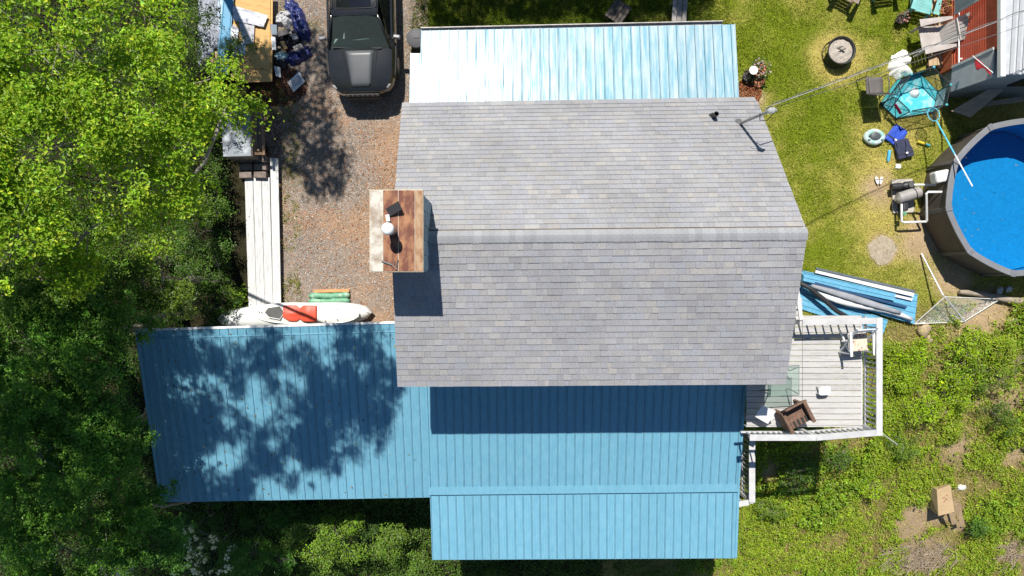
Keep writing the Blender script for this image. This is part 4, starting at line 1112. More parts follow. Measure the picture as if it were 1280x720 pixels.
for k, (a0, a1) in enumerate(((2.4, 5.9), (.5, 3.5), (1.2, 2.2))):
    MB().tube([c + Vector((.18 * math.cos(a0), .16 * math.sin(a0), .37)), c + Vector((.12 * math.cos(a1), .14 * math.sin(a1), .38))], .013, 6).build('charred_stick', mat('charcoal', (.04, .035, .03), .9), fp)

fp.scale = (.88, .88, .88)
# ------------------------------------------------------------------ neighbour's cabin, porch and platform
nb = thing('neighbour_cabin', 'grey roofed cabin with a red clapboard wall at the right edge', 'cabin', at(1260, 50, 0))
GRS = mat('grey_roll_roofing', (.44, .455, .47), .85, var=.1, scale=5, bump=.3, bscale=50)
SID = mat('grey_siding', (.20, .235, .27), .7, var=.08, bump=.25, bscale=9, stretch=(1, 1, 12))
REDF = mat('barn_red_boards', (.60, .10, .05), .6, var=.15, scale=5, rnd=.1, stretch=(5, 1, 1))
FASC = mat('fascia_white', (.68, .68, .68), .5, var=.05)
ZB, ZT = .62, 2.46                      # clad wall from its foot to the eaves
wx = at(1248, 0, 2.55).x + .05; wyS = at(0, 94, 2.5).y; wyN = 11.0
ws_ = 6.34                              # the clad part starts north of the sloping side canopy
MB().box((wx + .12 + 2.5, (wyS + .12 + wyN) / 2, 1.22), (5.0, wyN - wyS - .12, 2.44)).build('wall', SID, nb)
n_cl = 19; pc_ = (ZT - ZB) / n_cl
for k in range(n_cl):
    MB().beam((wx + .085, ws_, ZB + (k + .5) * pc_), (wx + .085, wyN - .1, ZB + (k + .5) * pc_), pc_ * .93, .035, (-1, 0, .16)).build('clapboard', REDF, nb)
MB().box((wx + .05, (ws_ + wyN) / 2, ZB - .3), (.12, wyN - ws_ - .1, .58)).build('sill_skirt', mat('orange_red_sill', (.46, .12, .05), .7, var=.15), nb)
MB().tube([(wx - .02, ws_ + .05, .93), (wx - .02, 9.2, .93)], .02, 8).build('handrail', FASC, nb)
for y in (ws_ + .2, 7.6, 9.0): MB().box((wx + .03, y, .93), (.1, .04, .03)).build('handrail_bracket', FASC, nb)
# the two sloping side canopies
for (q1, q2, q3, q4, nm) in (((1190, 85, .80), (1242, 61.5, 2.3), (1240, 97, 2.12), (1188, 115, .62), 's'), ((1193, 18, .85), (1227, -2, 1.9), (1227, -30, 2.2), (1193, -12, 1.2), 'n')):
    cnp = MB().slab([at(*q1), at(*q2), at(*q3), at(*q4)], .05).build('side_canopy', GRS, nb)
    a, b = at(*q1), at(*q2); MB().beam(a + Vector((0, .02, .01)), b + Vector((0, .02, .01)), .07, .06).build('canopy_edge', mat('edge_pale', (.5, .5, .5), .6), cnp)
    if nm == 's':
        wl = [at(*q4) + Vector((0, .05, -.06)), at(*q3) + Vector((0, .05, -.06))]
        MB().add([wl[0], wl[1], Vector((wl[1].x, wl[1].y, 0)), Vector((wl[0].x, wl[0].y, 0))], [(0, 1, 2, 3)]).build('skirt_wall', SID, nb, solid=.04)
MB().slab([(wx + .10, wyS, 2.56), (wx + 6, wyS, 2.8), (wx + 6, wyN + .1, 2.8), (wx + .10, wyN + .1, 2.56)], .06).build('roof', GRS, nb)
MB().box((wx + .055, (wyS + wyN) / 2, 2.515), (.13, wyN - wyS + .1, .13)).build('fascia', FASC, nb)
RIBM = mat('pale_grey_metal', (.36, .37, .38), .55, var=.07)
for k in range(14):
    a = Vector((wx + .26 + k * .16, wyS + .01, 2.585 + .0065 * k)); b = Vector((wx + .56 + k * .16, wyN, 2.585 + .0065 * (k + 1.9)))
    MB().beam(a, b, .09, .022).build('roof_rib', RIBM, nb)
MB().box((wx + 1.5, wyS + .11, 1.5), (.7, .05, .6)).build('window', DGL, nb)
flag = thing('red_flag', 'small red cloth pennant hanging from the cabin canopy', 'flag', at(1228, 82, 2.4))
p0, p1 = at(1216, 70, 1.75), at(1241, 91, 2.65)
MB().tube([p0, p1], .014, 6).build('stick', FASC, flag)
P = []
for i in range(10):
    t = .12 + .82 * i / 9; w_ = .03 + .2 * math.exp(-((t - .33) / .13) ** 2) + .06 * t
    q = p0.lerp(p1, t); P.append([q + Vector((-.3 * s * w_, -s * w_, .02 * math.sin(i * 1.9 + s * 3))) for s in np.linspace(-.15, 1, 6)])
MB().grid(P).build('cloth', mat('red_cloth', (.45, .02, .035), .7, bump=.3, bscale=20), flag, smooth=True, solid=.006)
BRP = mat('olive_brown_plank', (.36, .31, .22), .85, var=.2, scale=3, stretch=(1, 5, 1))
single('leaning_plank', 'wide brown plank lying in the shade below the grey cabin', 'plank', MB().slab([at(1190, 139, .45), at(1238, 110, .8), at(1255, 112, .8), at(1213, 147, .45)], .05), BRP, at(1222, 128, .4))
single('leaning_plank', 'narrow brown timber behind the wide plank under the cabin', 'plank', MB().beam(at(1228, 131, .25), at(1278, 124, .3), .14, .1), BRP, at(1250, 128, .2))
for k in range(7):
    pass
pf = thing('plank_platform', 'low platform of tan planks in front of the red cabin wall', 'platform', gd(1178, 50))
PLK = mat('tan_planks', (.47, .345, .20), .75, col2=(.36, .25, .15), scale=2.5, stretch=(6, 1, 1), bump=.2, rnd=.12)
x = at(1161, 0, .16).x; xe = at(1193.5, 0, .16).x; yl, yh = at(0, 85, .16).y, 9.0
nB = 6
for k in range(nB):
    w_ = (xe - x) / nB
    MB().box((x + w_ * (k + .5), (yl + yh) / 2 + (.05 if k % 2 else 0), .145), (w_ - .012, yh - yl, .03)).build('plank', PLK, pf, bevel=.004)
for y in (yl + .15, yl + 1.0, yh - .4): MB().box(((x + xe) / 2, y, .065), (xe - x - .02, .09, .13)).build('bearer', WOODB, pf)
POTM = mat('terracotta', (.36, .14, .07), .8); SOILM = mat('potting_soil', (.05, .035, .025), .95)
LEAFM = leaf_mat('leaf_blade', .4)
def pot_plant(label, px, py, base, r, h, potm, col, flower=None, nl=90, spread=1.5):
    c = gd(px, py, base); t = thing('potted_plant', label, 'potted plant', c, 'pots and planters near the cabin')
    pt = MB().lathe([(r * .7, 0), (r, h), (r * 1.08, h), (r * 1.08, h - .03), (r * .9, h - .03), (0, h - .035)], c, 18).build('pot', potm, t, smooth='auto')
    a = rng.uniform(0, 6.28, nl); q = np.sqrt(rng.random(nl)) * r * spread; zz = h + rng.uniform(.02, .22, nl)
    Cc_ = np.c_[c.x + q * np.cos(a), c.y + q * np.sin(a), c.z + zz - .3 * (q - r * .8).clip(0)]
    leaves('foliage', Cc_, np.c_[np.cos(a) * .6, np.sin(a) * .6, np.ones(nl)] + rng.normal(0, .4, (nl, 3)), rng.uniform(.05, .09, nl), tint(nl, col), LEAFM, t)
    if flower is not None:
        m_ = nl // 3; k = rng.permutation(nl)[:m_]
        fo = leaves('flowers', Cc_[k] + [0, 0, .05], rng.normal(0, .4, (m_, 3)) + [0, 0, 1], rng.uniform(.04, .07, m_), tint(m_, flower, .15, .05), LEAFM, t, aspect=1.0); fo['kind'] = 'stuff'
    return t
pot_plant('potted plant with yellow flowers at the top of the platform', 1185, 8, .16, .18, .24, mat('pale_tub', (.42, .34, .22), .7), (.10, .15, .03), (.55, .42, .05))
pot_plant('potted plant with reddish leaves left of the yellow one', 1170, 12, .16, .16, .22, POTM, (.26, .14, .09), (.45, .22, .15))
pot_plant('small dark red pot with yellow bloom by the taupe chair', 1162, 27, .16, .13, .2, mat('maroon_pot', (.14, .03, .03), .5), (.12, .13, .03), (.6, .45, .03), nl=50)
pot_plant('small black pot with wilted blooms beside the teal chair', 1122, 27, 0, .13, .2, mat('black_pot', (.02, .02, .02), .6), (.2, .13, .10), (.5, .22, .2), nl=40)
MULCH = gd(935, 118)
pot_plant('leafy green potted plant at the corner of the pale porch roof', 945, 90, 0, .2, .3, POTM, (.07, .13, .03), (.5, .4, .42), nl=140)
pot_plant('terracotta pot by the porch corner with a few stems', 932, 98, 0, .15, .25, mat('dark_pot', (.03, .03, .03), .6), (.12, .12, .05), nl=30)
pot_plant('low terracotta bowl on red mulch by the porch', 946, 103, 0, .17, .14, POTM, (.09, .12, .04), nl=30)
p = gd(934, 95, 0)
stl = thing('round_stool', 'small round white topped stool among the porch corner pots', 'stool', p)
MB().lathe([(.0, .52), (.125, .52), (.13, .535), (.125, .55), (0, .553)], p, 24).build('top', FASC, stl, smooth='auto')
for k in range(4):
    a = k * math.pi / 2 + .6; MB().beam(p + Vector((.08 * math.cos(a), .08 * math.sin(a), .52)), p + Vector((.15 * math.cos(a), .15 * math.sin(a), 0)), .025, .025, (1, 0, 0)).build('leg', PCF, stl)

# slatted benches and a bin along the north porch
def slat_seat(label, px, py, rz, m, n, w, l):
    t = thing('slatted_bench', label, 'bench', (0, 0, 0), 'benches behind the porch')
    for k in range(n): MB().box((-w / 2 + (k + .5) * w / n, 0, .445), (w / n - .018, l, .03)).build('slat', m, t, bevel=.004)
    for s in (-1, 1):
        for q in (-1, 1): MB().box((s * (w / 2 - .06), q * (l / 2 - .06), .215), (.06, .06, .43)).build('leg', m, t)
        MB().box((0, s * (l / 2 - .07), .40), (w - .04, .05, .06)).build('apron', m, t)
    t.location = gd(px, py); t.rotation_euler.z = rz; return t
slat_seat('dark weathered slatted bench turned at an angle behind the porch', 770, 22, R(-35), mat('dark_weathered_wood', (.075, .06, .052), .85, rnd=.15), 5, .55, .62)
slat_seat('grey three board bench behind the pale porch roof', 845, 20, R(-4), mat('grey_weathered_wood', (.19, .175, .16), .85, rnd=.3), 3, .44, .70)
bn = thing('rubbish_bin', 'dark grey round bin at the corner of the north porch', 'bin', gd(523, 55)); c = ORG[bn.name]
BINM = mat('bin_grey', (.05, .05, .057), .6)
MB().lathe([(.21, 0), (.26, .75), (.275, .76), (.275, .80)], c, 24).build('body', BINM, bn, smooth='auto')
MB().lathe([(.285, .79), (.28, .83), (.18, .88), (0, .90)], c, 24).build('lid', BINM, bn, smooth='auto')
MB().box(c + Vector((0, 0, .91)), (.16, .03, .03)).build('handle', BINM, bn); bn.scale = (1, 1, .6)

# ------------------------------------------------------------------ play yard, toys, towels
NETM = bpy.data.materials.new('black_netting'); NETM.use_nodes = True
_n = NETM.node_tree; _t = _n.nodes.new('ShaderNodeBsdfTransparent'); _m = _n.nodes.new('ShaderNodeMixShader'); _b = _n.nodes['Principled BSDF']
_b.inputs['Base Color'].default_value = (.012, .014, .016, 1); _tc = _n.nodes.new('ShaderNodeTexCoord'); _w = _n.nodes.new('ShaderNodeTexVoronoi'); _w.feature = 'DISTANCE_TO_EDGE'; _w.inputs['Scale'].default_value = 70
_r = _n.nodes.new('ShaderNodeMapRange'); _r.inputs['From Min'].default_value = .03; _r.inputs['From Max'].default_value = .14; _r.inputs['To Min'].default_value = 0; _r.inputs['To Max'].default_value = .95
_n.links.new(_tc.outputs['Object'], _w.inputs['Vector']); _n.links.new(_w.outputs[0], _r.inputs[0]); _n.links.new(_r.outputs[0], _m.inputs[0])
_n.links.new(_b.outputs[0], _m.inputs[1]); _n.links.new(_t.outputs[0], _m.inputs[2]); _n.links.new(_m.outputs[0], _n.nodes['Material Output'].inputs[0])
py_ = thing('play_yard', 'hexagonal netted play yard with a turquoise floor on the lawn', 'play yard', gd(1152, 124))
topz = .72
hexp = [(1119, 121), (1139, 93), (1167, 84), (1188, 106), (1183, 131), (1138, 139)]
tp = [at(x, y, topz) for x, y in hexp]
ctr = sum(tp, Vector()) / 6; ctr.z = 0
bt = [Vector((ctr.x + (p.x - ctr.x) * 1.08, ctr.y + (p.y - ctr.y) * 1.08 , .02)) for p in tp]
TURQ = mat('turquoise_fabric', (.05, .46, .53), .6, col2=(.28, .60, .64), scale=6, bump=.35, bscale=9, lo=.5, hi=.62)
fl_ = [Vector((ctr.x + (p.x - ctr.x) * 1.05, ctr.y + (p.y - ctr.y) * 1.05, .045)) for p in tp]
MB().slab(fl_, .03).build('floor_mat', TURQ, py_)
PIPEB = mat('blue_frame_tube', (.03, .16, .22), .5); PIPEK = mat('dark_frame_tube', (.02, .024, .028), .5)
for k in range(6):
    a, b = tp[k], tp[(k + 1) % 6]; c_, d__ = bt[k], bt[(k + 1) % 6]
    MB().tube([a, b], .017, 6).build('top_tube', PIPEK, py_)
    MB().tube([c_, d__], .012, 6).build('bottom_tube', PIPEK, py_)
    MB().tube([a, c_], .017, 6).build('leg', PIPEK, py_)
    MB().tube([a, d__], .009, 6).build('cross_brace', PIPEK, py_); MB().tube([b, c_], .009, 6).build('cross_brace', PIPEK, py_)
    MB().lathe([(.035, -.03), (.035, .03), (0, .04)], a, 8).build('corner_cap', mat('aqua_cap', (.05, .35, .42), .5), py_)
    MB().grid([[a, b], [c_, d__]]).build('net_side', NETM, py_)
    lo_a, lo_b = c_.lerp(a, .34), d__.lerp(b, .34)
    if k == 3: MB().grid([[lo_a.lerp(a, .55), lo_b.lerp(b, .55)], [c_, d__]]).build('solid_side', mat('pale_grey_fabric', (.42, .45, .45), .7), py_, solid=.004)
    elif k in (0, 1): MB().grid([[lo_a, lo_b], [c_, d__]]).build('fabric_skirt', TURQ, py_, solid=.004)
tv = heap('small_blanket', 'small pale patterned cloth lying inside the turquoise play yard', 'cloth', 1143, 116, .16, .15, .09, mat('pale_print', (.55, .62, .64), .8, col2=(.12, .14, .16), scale=9, lo=.55, hi=.6), 17, n=10, base=.05)
single('red_tube', 'short crimson tube leaning on the left side of the play yard', 'tube', MB().tube([at(1119, 131, .5), at(1126, 142, .42)], .04, 12), mat('crimson_foam', (.45, .02, .07), .6), at(1122, 137, .4))
heap('white_towel', 'rumpled white towel heap beside the play yard', 'towel', 1126, 83, .38, .36, .26, mat('white_towelling', (.68, .67, .62), .9, var=.06, bump=.4, bscale=30), 9, rz=.7, jag=.8, fine=3.5)
ft = thing('baby_float', 'mint and grey inflatable baby float on the grass', 'pool float', gd(1091, 172)); c = ORG[ft.name]
MINT = mat('mint_vinyl', (.30, .50, .45), .3, col2=(.52, .57, .55), scale=5, lo=.45, hi=.55)
MB().tube([c + Vector((.25 * math.cos(a) * (1.05 + .12 * math.cos(2 * a)), .20 * math.sin(a), .09)) for a in np.linspace(0, 2 * math.pi, 29)[:-1]], .095, 10, closed=True).build('ring', MINT, ft, smooth=True)
MB().lathe([(.2, .07), (.19, .15), (.1, .18), (0, .185)], c + Vector((.02, .03, 0)), 20).build('seat', mat('grey_vinyl', (.07, .08, .085), .5), ft, smooth=True)
ft.scale = (.85, .85, .85)
for s in (-1, 1): MB().lathe([(.03, .16), (.05, .2), (0, .23)], c + Vector((.22 * s, -.1, 0)), 10).build('knob', MINT, ft, smooth=True)
def vest(label, px, py, rz, m, s_=1.0):
    t = thing('life_vest', label, 'life vest', (0, 0, 0), 'life vests on the lawn')
    for q in (-1, 1):
        MB().prism([(q * .02, -.26), (q * .24, -.26), (q * .25, -.02), (q * .19, .12), (q * .2, .27), (q * .09, .27), (q * .07, .05), (q * .02, -.02)][::q], .02, .095).build('front_panel', m, t, bevel=.025)
    MB().prism([(-.26, -.25), (.26, -.25), (.22, .30), (.12, .33), (-.12, .33), (-.22, .30)], .0, .05).build('back_panel', m, t, bevel=.02)
    MB().box((0, -.12, .095), (.46, .035, .02)).build('strap', mat('strap_black', (.02, .02, .02), .7), t)
    MB().box((.03, -.12, .108), (.07, .05, .016)).build('buckle', FASC, t)
    t.location = gd(px, py); t.rotation_euler.z = rz; t.scale = (s_,) * 3; return t
vest('royal blue life vest with a white buckle on the grass', 1119, 171, R(-35), mat('royal_blue_foam', (.012, .06, .42), .6, bump=.3, bscale=12), 1.0)
vest('navy and charcoal life vest overlapping the royal blue one', 1127, 188, R(15), mat('navy_charcoal_cloth', (.02, .025, .06), .7, bump=.3, bscale=12), .98).location.z += .075
single('water_bottle', 'light blue bottle lying beside the navy life vest', 'bottle', MB().tube([gd(1112, 188, .04), gd(1110.5, 199, .04), gd(1110, 202, .04)], [.045, .045, .02], 12), mat('sky_blue_plastic', (.08, .42, .70), .35), gd(1111, 195), smooth='auto')
yt_ = thing('yellow_water_gun', 'yellow foam tube with a teal tip on the grass', 'toy', gd(1153, 179))
MB().tube([gd(1147, 177, .04), gd(1157, 180, .04)], .042, 10).build('tube', mat('yellow_foam', (.62, .52, .04), .6), yt_, smooth='auto')
MB().tube([gd(1157, 180, .04), gd(1162, 182, .04)], .036, 10).build('tip', mat('teal_foam', (.04, .28, .34), .6), yt_, smooth='auto')
for px, rz, lab in ((1095, .25, 'left white sandal of the pair near the pump'), (1100, -.2, 'right white sandal of the pair near the pump')):
    c = gd(px, 226); t = thing('sandal', lab, 'sandal', (0, 0, 0), 'pair of white sandals')
    MB().prism([(.045 * math.cos(a) * (1 + .2 * math.sin(a)), .12 * math.sin(a)) for a in np.linspace(0, 6.283, 21)[:-1]], .045, .065).build('sole', SCRAPW, t)
    MB().tube([(-.04, .03, .07), (0, .05, .1), (.04, .03, .07)], .014, 6).build('strap', FASC, t)
    t.location = c; t.rotation_euler.z = rz
heap('cloth_scrap', 'tiny pale cloth scrap on the lawn below the life vests', 'cloth', 1123, 208, .09, .08, .06, SCRAPW, 71, n=8)

# ------------------------------------------------------------------ swimming pool
PZ = 1.3; pcn = at(1282, 246, PZ); PR = 2.26; PN = 10; A0 = R(188.8)
pool = thing('swimming_pool', 'round above ground pool with grey rim and blue water', 'pool', (pcn.x, pcn.y, 0))
def pv(r, k, z):
    a = A0 + 2 * math.pi * k / PN; ph = math.pi / PN * (2 * (k % 1) - 1); r = .4 * r + .6 * r * math.cos(math.pi / PN) / math.cos(ph)
    return Vector((pcn.x + r * math.cos(a), pcn.y + r * math.sin(a), z))
RIMM = mat('grey_rim_plastic', (.17, .175, .185), .55, var=.08, rnd=.05); WALLP = mat('taupe_pool_wall', (.085, .068, .058), .6, var=.12, scale=3, bump=.15)
LIN = mat('pool_liner_blue', (.010, .25, .47), .6, var=.12, scale=14)
for k in range(PN):
    ks = [k + .008 + .984 * i / 6 for i in range(7)]
    q = [pv(PR, kk, PZ) for kk in ks] + [pv(PR - .17, kk, PZ) for kk in ks[::-1]]
    MB().slab(q, .05).build('rim_section', RIMM, pool, bevel=.012)
    w_ = MB().grid([[pv(PR - .08, k + i / 6, z) for i in range(7)] for z in (0.0, .65, PZ - .05)]).build('wall_panel', WALLP, pool, solid=.02)
    p = pv(PR - .075, k, .6); a_ = A0 + 2 * math.pi * k / PN
    MB().box((p.x, p.y, .62), (.07, .13, 1.22), a_).build('upright', mat('upright_grey', (.11, .10, .095), .6), pool, bevel=.012)
    p = pv(PR - .085, k, PZ); MB().box((p.x, p.y, PZ + .012), (.19, .13, .03), a_).build('rim_joint_cap', mat('rim_cap', (.16, .165, .18), .5), pool, bevel=.01)
MB().prism([pv(PR - .13, k / 6, 0) for k in range(PN * 6)], .01, .03).build('liner_floor', LIN, pool)
MB().grid([[pv(PR - .11, k / 6, .03) for k in range(PN * 6)], [pv(PR - .11, k / 6, PZ - .05) for k in range(PN * 6)]], wrap=True).build('liner_wall', LIN, pool)
WAT = bpy.data.materials.new('pool_water'); WAT.use_nodes = True
_n = WAT.node_tree; _o = _n.nodes['Material Output']; _n.nodes.remove(_n.nodes['Principled BSDF'])
_t = _n.nodes.new('ShaderNodeBsdfTransparent'); _t.inputs[0].default_value = (.45, .80, .93, 1)
_g = _n.nodes.new('ShaderNodeBsdfGlossy'); _g.inputs['Roughness'].default_value = .03
_f = _n.nodes.new('ShaderNodeFresnel'); _f.inputs[0].default_value = 1.33; _m = _n.nodes.new('ShaderNodeMixShader')
_no = _n.nodes.new('ShaderNodeTexNoise'); _no.inputs['Scale'].default_value = 6; _bp = _n.nodes.new('ShaderNodeBump'); _bp.inputs['Strength'].default_value = .3; _bp.inputs['Distance'].default_value = .03
_ge = _n.nodes.new('ShaderNodeNewGeometry'); _n.links.new(_ge.outputs['Position'], _no.inputs[0]); _n.links.new(_no.outputs[0], _bp.inputs['Height']); _n.links.new(_bp.outputs[0], _g.inputs['Normal']); _n.links.new(_bp.outputs[0], _f.inputs['Normal'])
_n.links.new(_f.outputs[0], _m.inputs[0]); _n.links.new(_t.outputs[0], _m.inputs[1]); _n.links.new(_g.outputs[0], _m.inputs[2]); _n.links.new(_m.outputs[0], _o.inputs[0])
MB().add([pv(PR - .115, k / 6, 1.12) for k in range(PN * 6)], [tuple(range(PN * 6))]).build('water', WAT, pool)
# skimmer, pump, pipes
PVC = mat('white_pvc', (.70, .70, .69), .4, var=.05)
sk = MB().box(at(1175, 221, .95), (.42, .34, .34), .2).build('skimmer_box', PVC, pool, bevel=.06)
pm = thing('pool_pump', 'grey pool pump and sand filter on a paver beside the pool', 'pump', gd(1131, 242)); c = ORG[pm.name]
PMG = mat('pump_tan_grey', (.30, .28, .265), .45, var=.08); PMB = mat('pump_black', (.025, .025, .028), .5)
MB().box(gd(1128, 245, .03), (.62, 1.0, .06), .05).build('paver', mat('paver', (.42, .39, .35), .9, var=.12, bump=.3), pm)
a, b = at(1123, 248, .38), at(1149, 240, .40)
MB().tube([a - Vector((.06, -.02, 0)), a, a.lerp(b, .5), b, b + Vector((.06, .02, 0))], [.10, .165, .17, .165, .08], 20).build('filter_tank', PMG, pm, smooth='auto')
MB().tube([a.lerp(b, .72), a.lerp(b, .76)], .178, 20).build('clamp_band', PMB, pm, smooth='auto')
for t in (.2, .8): p = a.lerp(b, t); MB().box((p.x, p.y, .13), (.06, .26, .26)).build('foot', PMB, pm)
a, b = at(1114, 234, .25), at(1141, 231, .25)
MB().tube([a, a.lerp(b, .45)], .105, 18).build('motor', PMB, pm, smooth='auto')
MB().tube([a.lerp(b, .5), a.lerp(b, .62), b], [.075, .12, .115], 18).build('strainer_basket', PMB, pm, smooth='auto')
MB().tube([a.lerp(b, .8), a.lerp(b, .8) + Vector((0, 0, .17))], .085, 14).build('strainer_lid', mat('smoke_lid', (.10, .10, .10), .3), pm, smooth='auto')
MB().box(at(1128, 234, .09), (.55, .2, .16)).build('pump_base', PMB, pm)
def pipe(name, pts, r=.034):
    MB().tube(pts, r, 10).build(name, PVC, pm, smooth='auto')
pipe('inlet_pipe', [at(1141, 231, .38), at(1174, 231, .62)])
pipe('return_pipe', [at(1127, 255, .42), at(1127, 264, .42)])
pipe('return_pipe', [at(1127, 264, .42), at(1127, 277, .38), at(1130, 278, .38), at(1158, 277, .38), at(1158.5, 276, .40), at(1158, 242, .85), at(1160, 240, .86), at(1181, 240, .95)])
MB().lathe([(.06, -.05), (.06, .05)], at(1130, 267, .42), 12).build('union_collar', mat('green_valve', (.10, .26, .14), .5), pm, smooth='auto')
MB().box(at(1128, 258, .2), (.14, .3, .4)).build('valve_body', PMB, pm, bevel=.03)
# skimmer net on a pole
nt_ = thing('skimmer_net', 'blue and white pool net pole resting on the pool rim', 'pool net', at(1172, 150, .8))
a, b = at(1171, 152, .80), at(1215.5, 233, 2.02)
BLT = mat('light_blue_tube', (.10, .50, .70), .4); WHT = mat('white_tube', (.72, .74, .76), .35)
MB().tube([a, a.lerp(b, .52)], .021, 8).build('pole_lower', BLT, nt_, smooth='auto'); MB().tube([a.lerp(b, .52), b], .018, 8).build('pole_upper', WHT, nt_, smooth='auto')
hc = at(1167, 143, .76)
loop = [hc + Vector((.17 * math.cos(t), .20 * math.sin(t), -.04 * math.sin(t))) for t in np.linspace(0, 6.283, 19)[:-1]]
MB().tube(loop, .012, 6, closed=True).build('hoop', BLT, nt_)
MB().add(loop + [hc - Vector((0, 0, .12))], [(i, (i + 1) % 18, 18) for i in range(18)]).build('netting', NETM, nt_)

# ------------------------------------------------------------------ spare roofing panels and the fallen net frame
def roofing_sheet(label, q, z, ribs, m, grp):
    TL, TR, BR, BL = [at(x, y, z + dz) for x, y, dz in q]
    nr = Vector((0, 0, 1)); P = []
    prf = []
    for i in range(ribs):
        for s_, h in ((0, 0), (.08, .02), (.2, .02), (.28, 0)): prf.append((i + s_, h))
    prf.append((ribs, 0))
    for j in range(9): P.append([TL.lerp(BL, u / ribs).lerp(TR.lerp(BR, u / ribs), j / 8) + Vector((0, 0, h + .008 * math.sin(j * 1.3 + ribs))) for u, h in prf])
    return single('roofing_sheet', label, 'roofing sheet', MB().grid(P), m, (TL.x, TL.y, z), grp, solid=.003)
SP = metal_mat('spare_blue_steel', (.10, .31, .46), (.14, .37, .52), .42, 0, 1, .05, .2)
SPW = mat('sheet_white_back', (.66, .66, .66), .45, var=.06)
G_ = 'spare roofing sheets piled by the deck'
roofing_sheet('bottom light blue roofing sheet of the pile sticking out below the deck', ((996, 356, 0), (1110, 400, 0), (1103, 419, 0), (1000, 386, 0)), .05, 4, SP, G_)
roofing_sheet('large light blue roofing sheet in the middle of the pile', ((1003, 338, 0), (1147, 368, 0), (1143, 405, .0), (1001, 365, 0)), .14, 5, SP, G_)
roofing_sheet('narrow light blue roofing sheet stacked crosswise on the pile', ((1004, 340, 0), (1120, 366, 0), (1118, 376, 0), (1004, 351, 0)), .24, 2, SP, G_)
single('trim_strip', 'long white trim strip on the upper edge of the roofing pile', 'trim', MB().slab([at(1020, 337, .30), at(1143, 366, .30), at(1142, 371, .30), at(1019, 341, .30)], .02), SPW, at(1080, 352, .28), 'trim on the roofing pile')
single('trim_strip', 'dark grey trim strip along the top of the roofing pile', 'trim', MB().beam(at(1020, 335.5, .31), at(1144, 364.5, .31), .06, .05), mat('charcoal_trim', (.10, .12, .14), .5), at(1080, 350, .28), 'trim on the roofing pile')
single('trim_strip', 'short white trim strip at the right end of the roofing pile', 'trim', MB().slab([at(1119, 368, .22), at(1141, 373, .22), at(1140, 376, .22), at(1119, 371, .22)], .02), SPW, at(1130, 372, .2), 'trim on the roofing pile')
single('trim_strip', 'dark blue strip painted as the shadow along the middle roofing sheet', 'trim', MB().beam(at(1004, 350, .22), at(1133, 384, .22), .07, .04), mat('blue_shadow_strip', (.015, .06, .14), .5), at(1070, 366, .2), 'trim on the roofing pile')  # shadow stripe put in as a dark blue bar, no real trim
P = []
for i in range(12):
    t = i / 11; c_ = at(1012 + 128 * t, 362 + 38 * t + 3 * math.sin(t * 6), .25); w_ = .05 + .06 * math.sin(t * 3.1)
    P.append([c_ + Vector((.25 * s * w_, s * w_, .05 * (1 - s * s) + .02 * math.sin(i * 2 + s * 4))) for s in np.linspace(-1, 1, 6)])
single('folded_membrane', 'white folded membrane strip across the roofing sheets', 'membrane', MB().grid(P), SPW, at(1080, 380, .2), smooth=True, solid=.006)
P = []
for i in range(12):
    t = i / 11; c_ = at(1014 + 112 * t, 357 + 34 * t, .33); w_ = .05 + .05 * math.sin(t * 3.1)
    P.append([c_ + Vector((.25 * s * w_, s * w_, .03 * (1 - s * s))) for s in np.linspace(-1, 1, 5)])
single('folded_membrane', 'grey folded membrane strip beside the white one', 'membrane', MB().grid(P), mat('grey_membrane', (.26, .27, .29), .6), at(1075, 372, .3), smooth=True, solid=.006)
hp = [at(1000, 354, .34), at(1012, 360, .40), at(1027, 372, .42), at(1045, 388, .40), at(1060, 397, .32), at(1072, 401, .3)]
single('black_hose', 'thick black corrugated hose curving over the roofing sheets', 'hose', MB().tube([hp[i].lerp(hp[i + 1], t) for i in range(5) for t in (0, .25, .5, .75)] + [hp[5]], .07, 12), mat('black_hose', (.02, .02, .022), .55), at(1035, 378, .3), smooth=True)
nf = thing('fallen_net_frame', 'fallen white net goal frame with a pole on the grass', 'net frame', gd(1196, 385))
WNET = NETM.copy(); WNET.name = 'white_netting'; WNET.node_tree.nodes['Principled BSDF'].inputs['Base Color'].default_value = (.62, .62, .58, 1)
for n_ in WNET.node_tree.nodes:
    if n_.type == 'TEX_VORONOI': n_.inputs['Scale'].default_value = 26
    if n_.type == 'MAP_RANGE': n_.inputs['From Min'].default_value = .035; n_.inputs['From Max'].default_value = .09; n_.inputs['To Max'].default_value = 1.0
ALU = mat('aluminium_tube', (.55, .55, .54), .35, .4)
n0, n1, n2, n3 = gd(1143, 405, .1), gd(1181, 371, .62), gd(1205, 402, .08), gd(1250, 374, .12)
MB().tube([gd(1152, 317, .06), n1 + Vector((-.05, .05, .0)), gd(1207, 403, .40)], .024, 8).build('pole', ALU, nf)
MB().tube([n0, n1, n3], .012, 6).build('top_cord', SCRAPW, nf); MB().tube([n0, n2.lerp(n0, .3), n2, n3], .012, 6).build('bottom_cord', SCRAPW, nf)
P = []
for i in range(11):
    t = i / 10; a = n0.lerp(n1, t / .45) if t < .45 else n1.lerp(n3, (t - .45) / .55); b = n0.lerp(n2, t / .6) if t < .6 else n2.lerp(n3, (t - .6) / .4)
    P.append([a.lerp(b, s) - Vector((0, 0, .06 * math.sin(3.14 * s))) for s in np.linspace(0, 1, 6)])
MB().grid(P).build('netting', WNET, nf, smooth=True)
LOGM = mat('bare_log', (.30, .25, .19), .85, var=.2, scale=4, bump=.5, bscale=14, stretch=(1, 5, 5))
a, b = gd(1199, 365, .10), gd(1300, 379, .10)
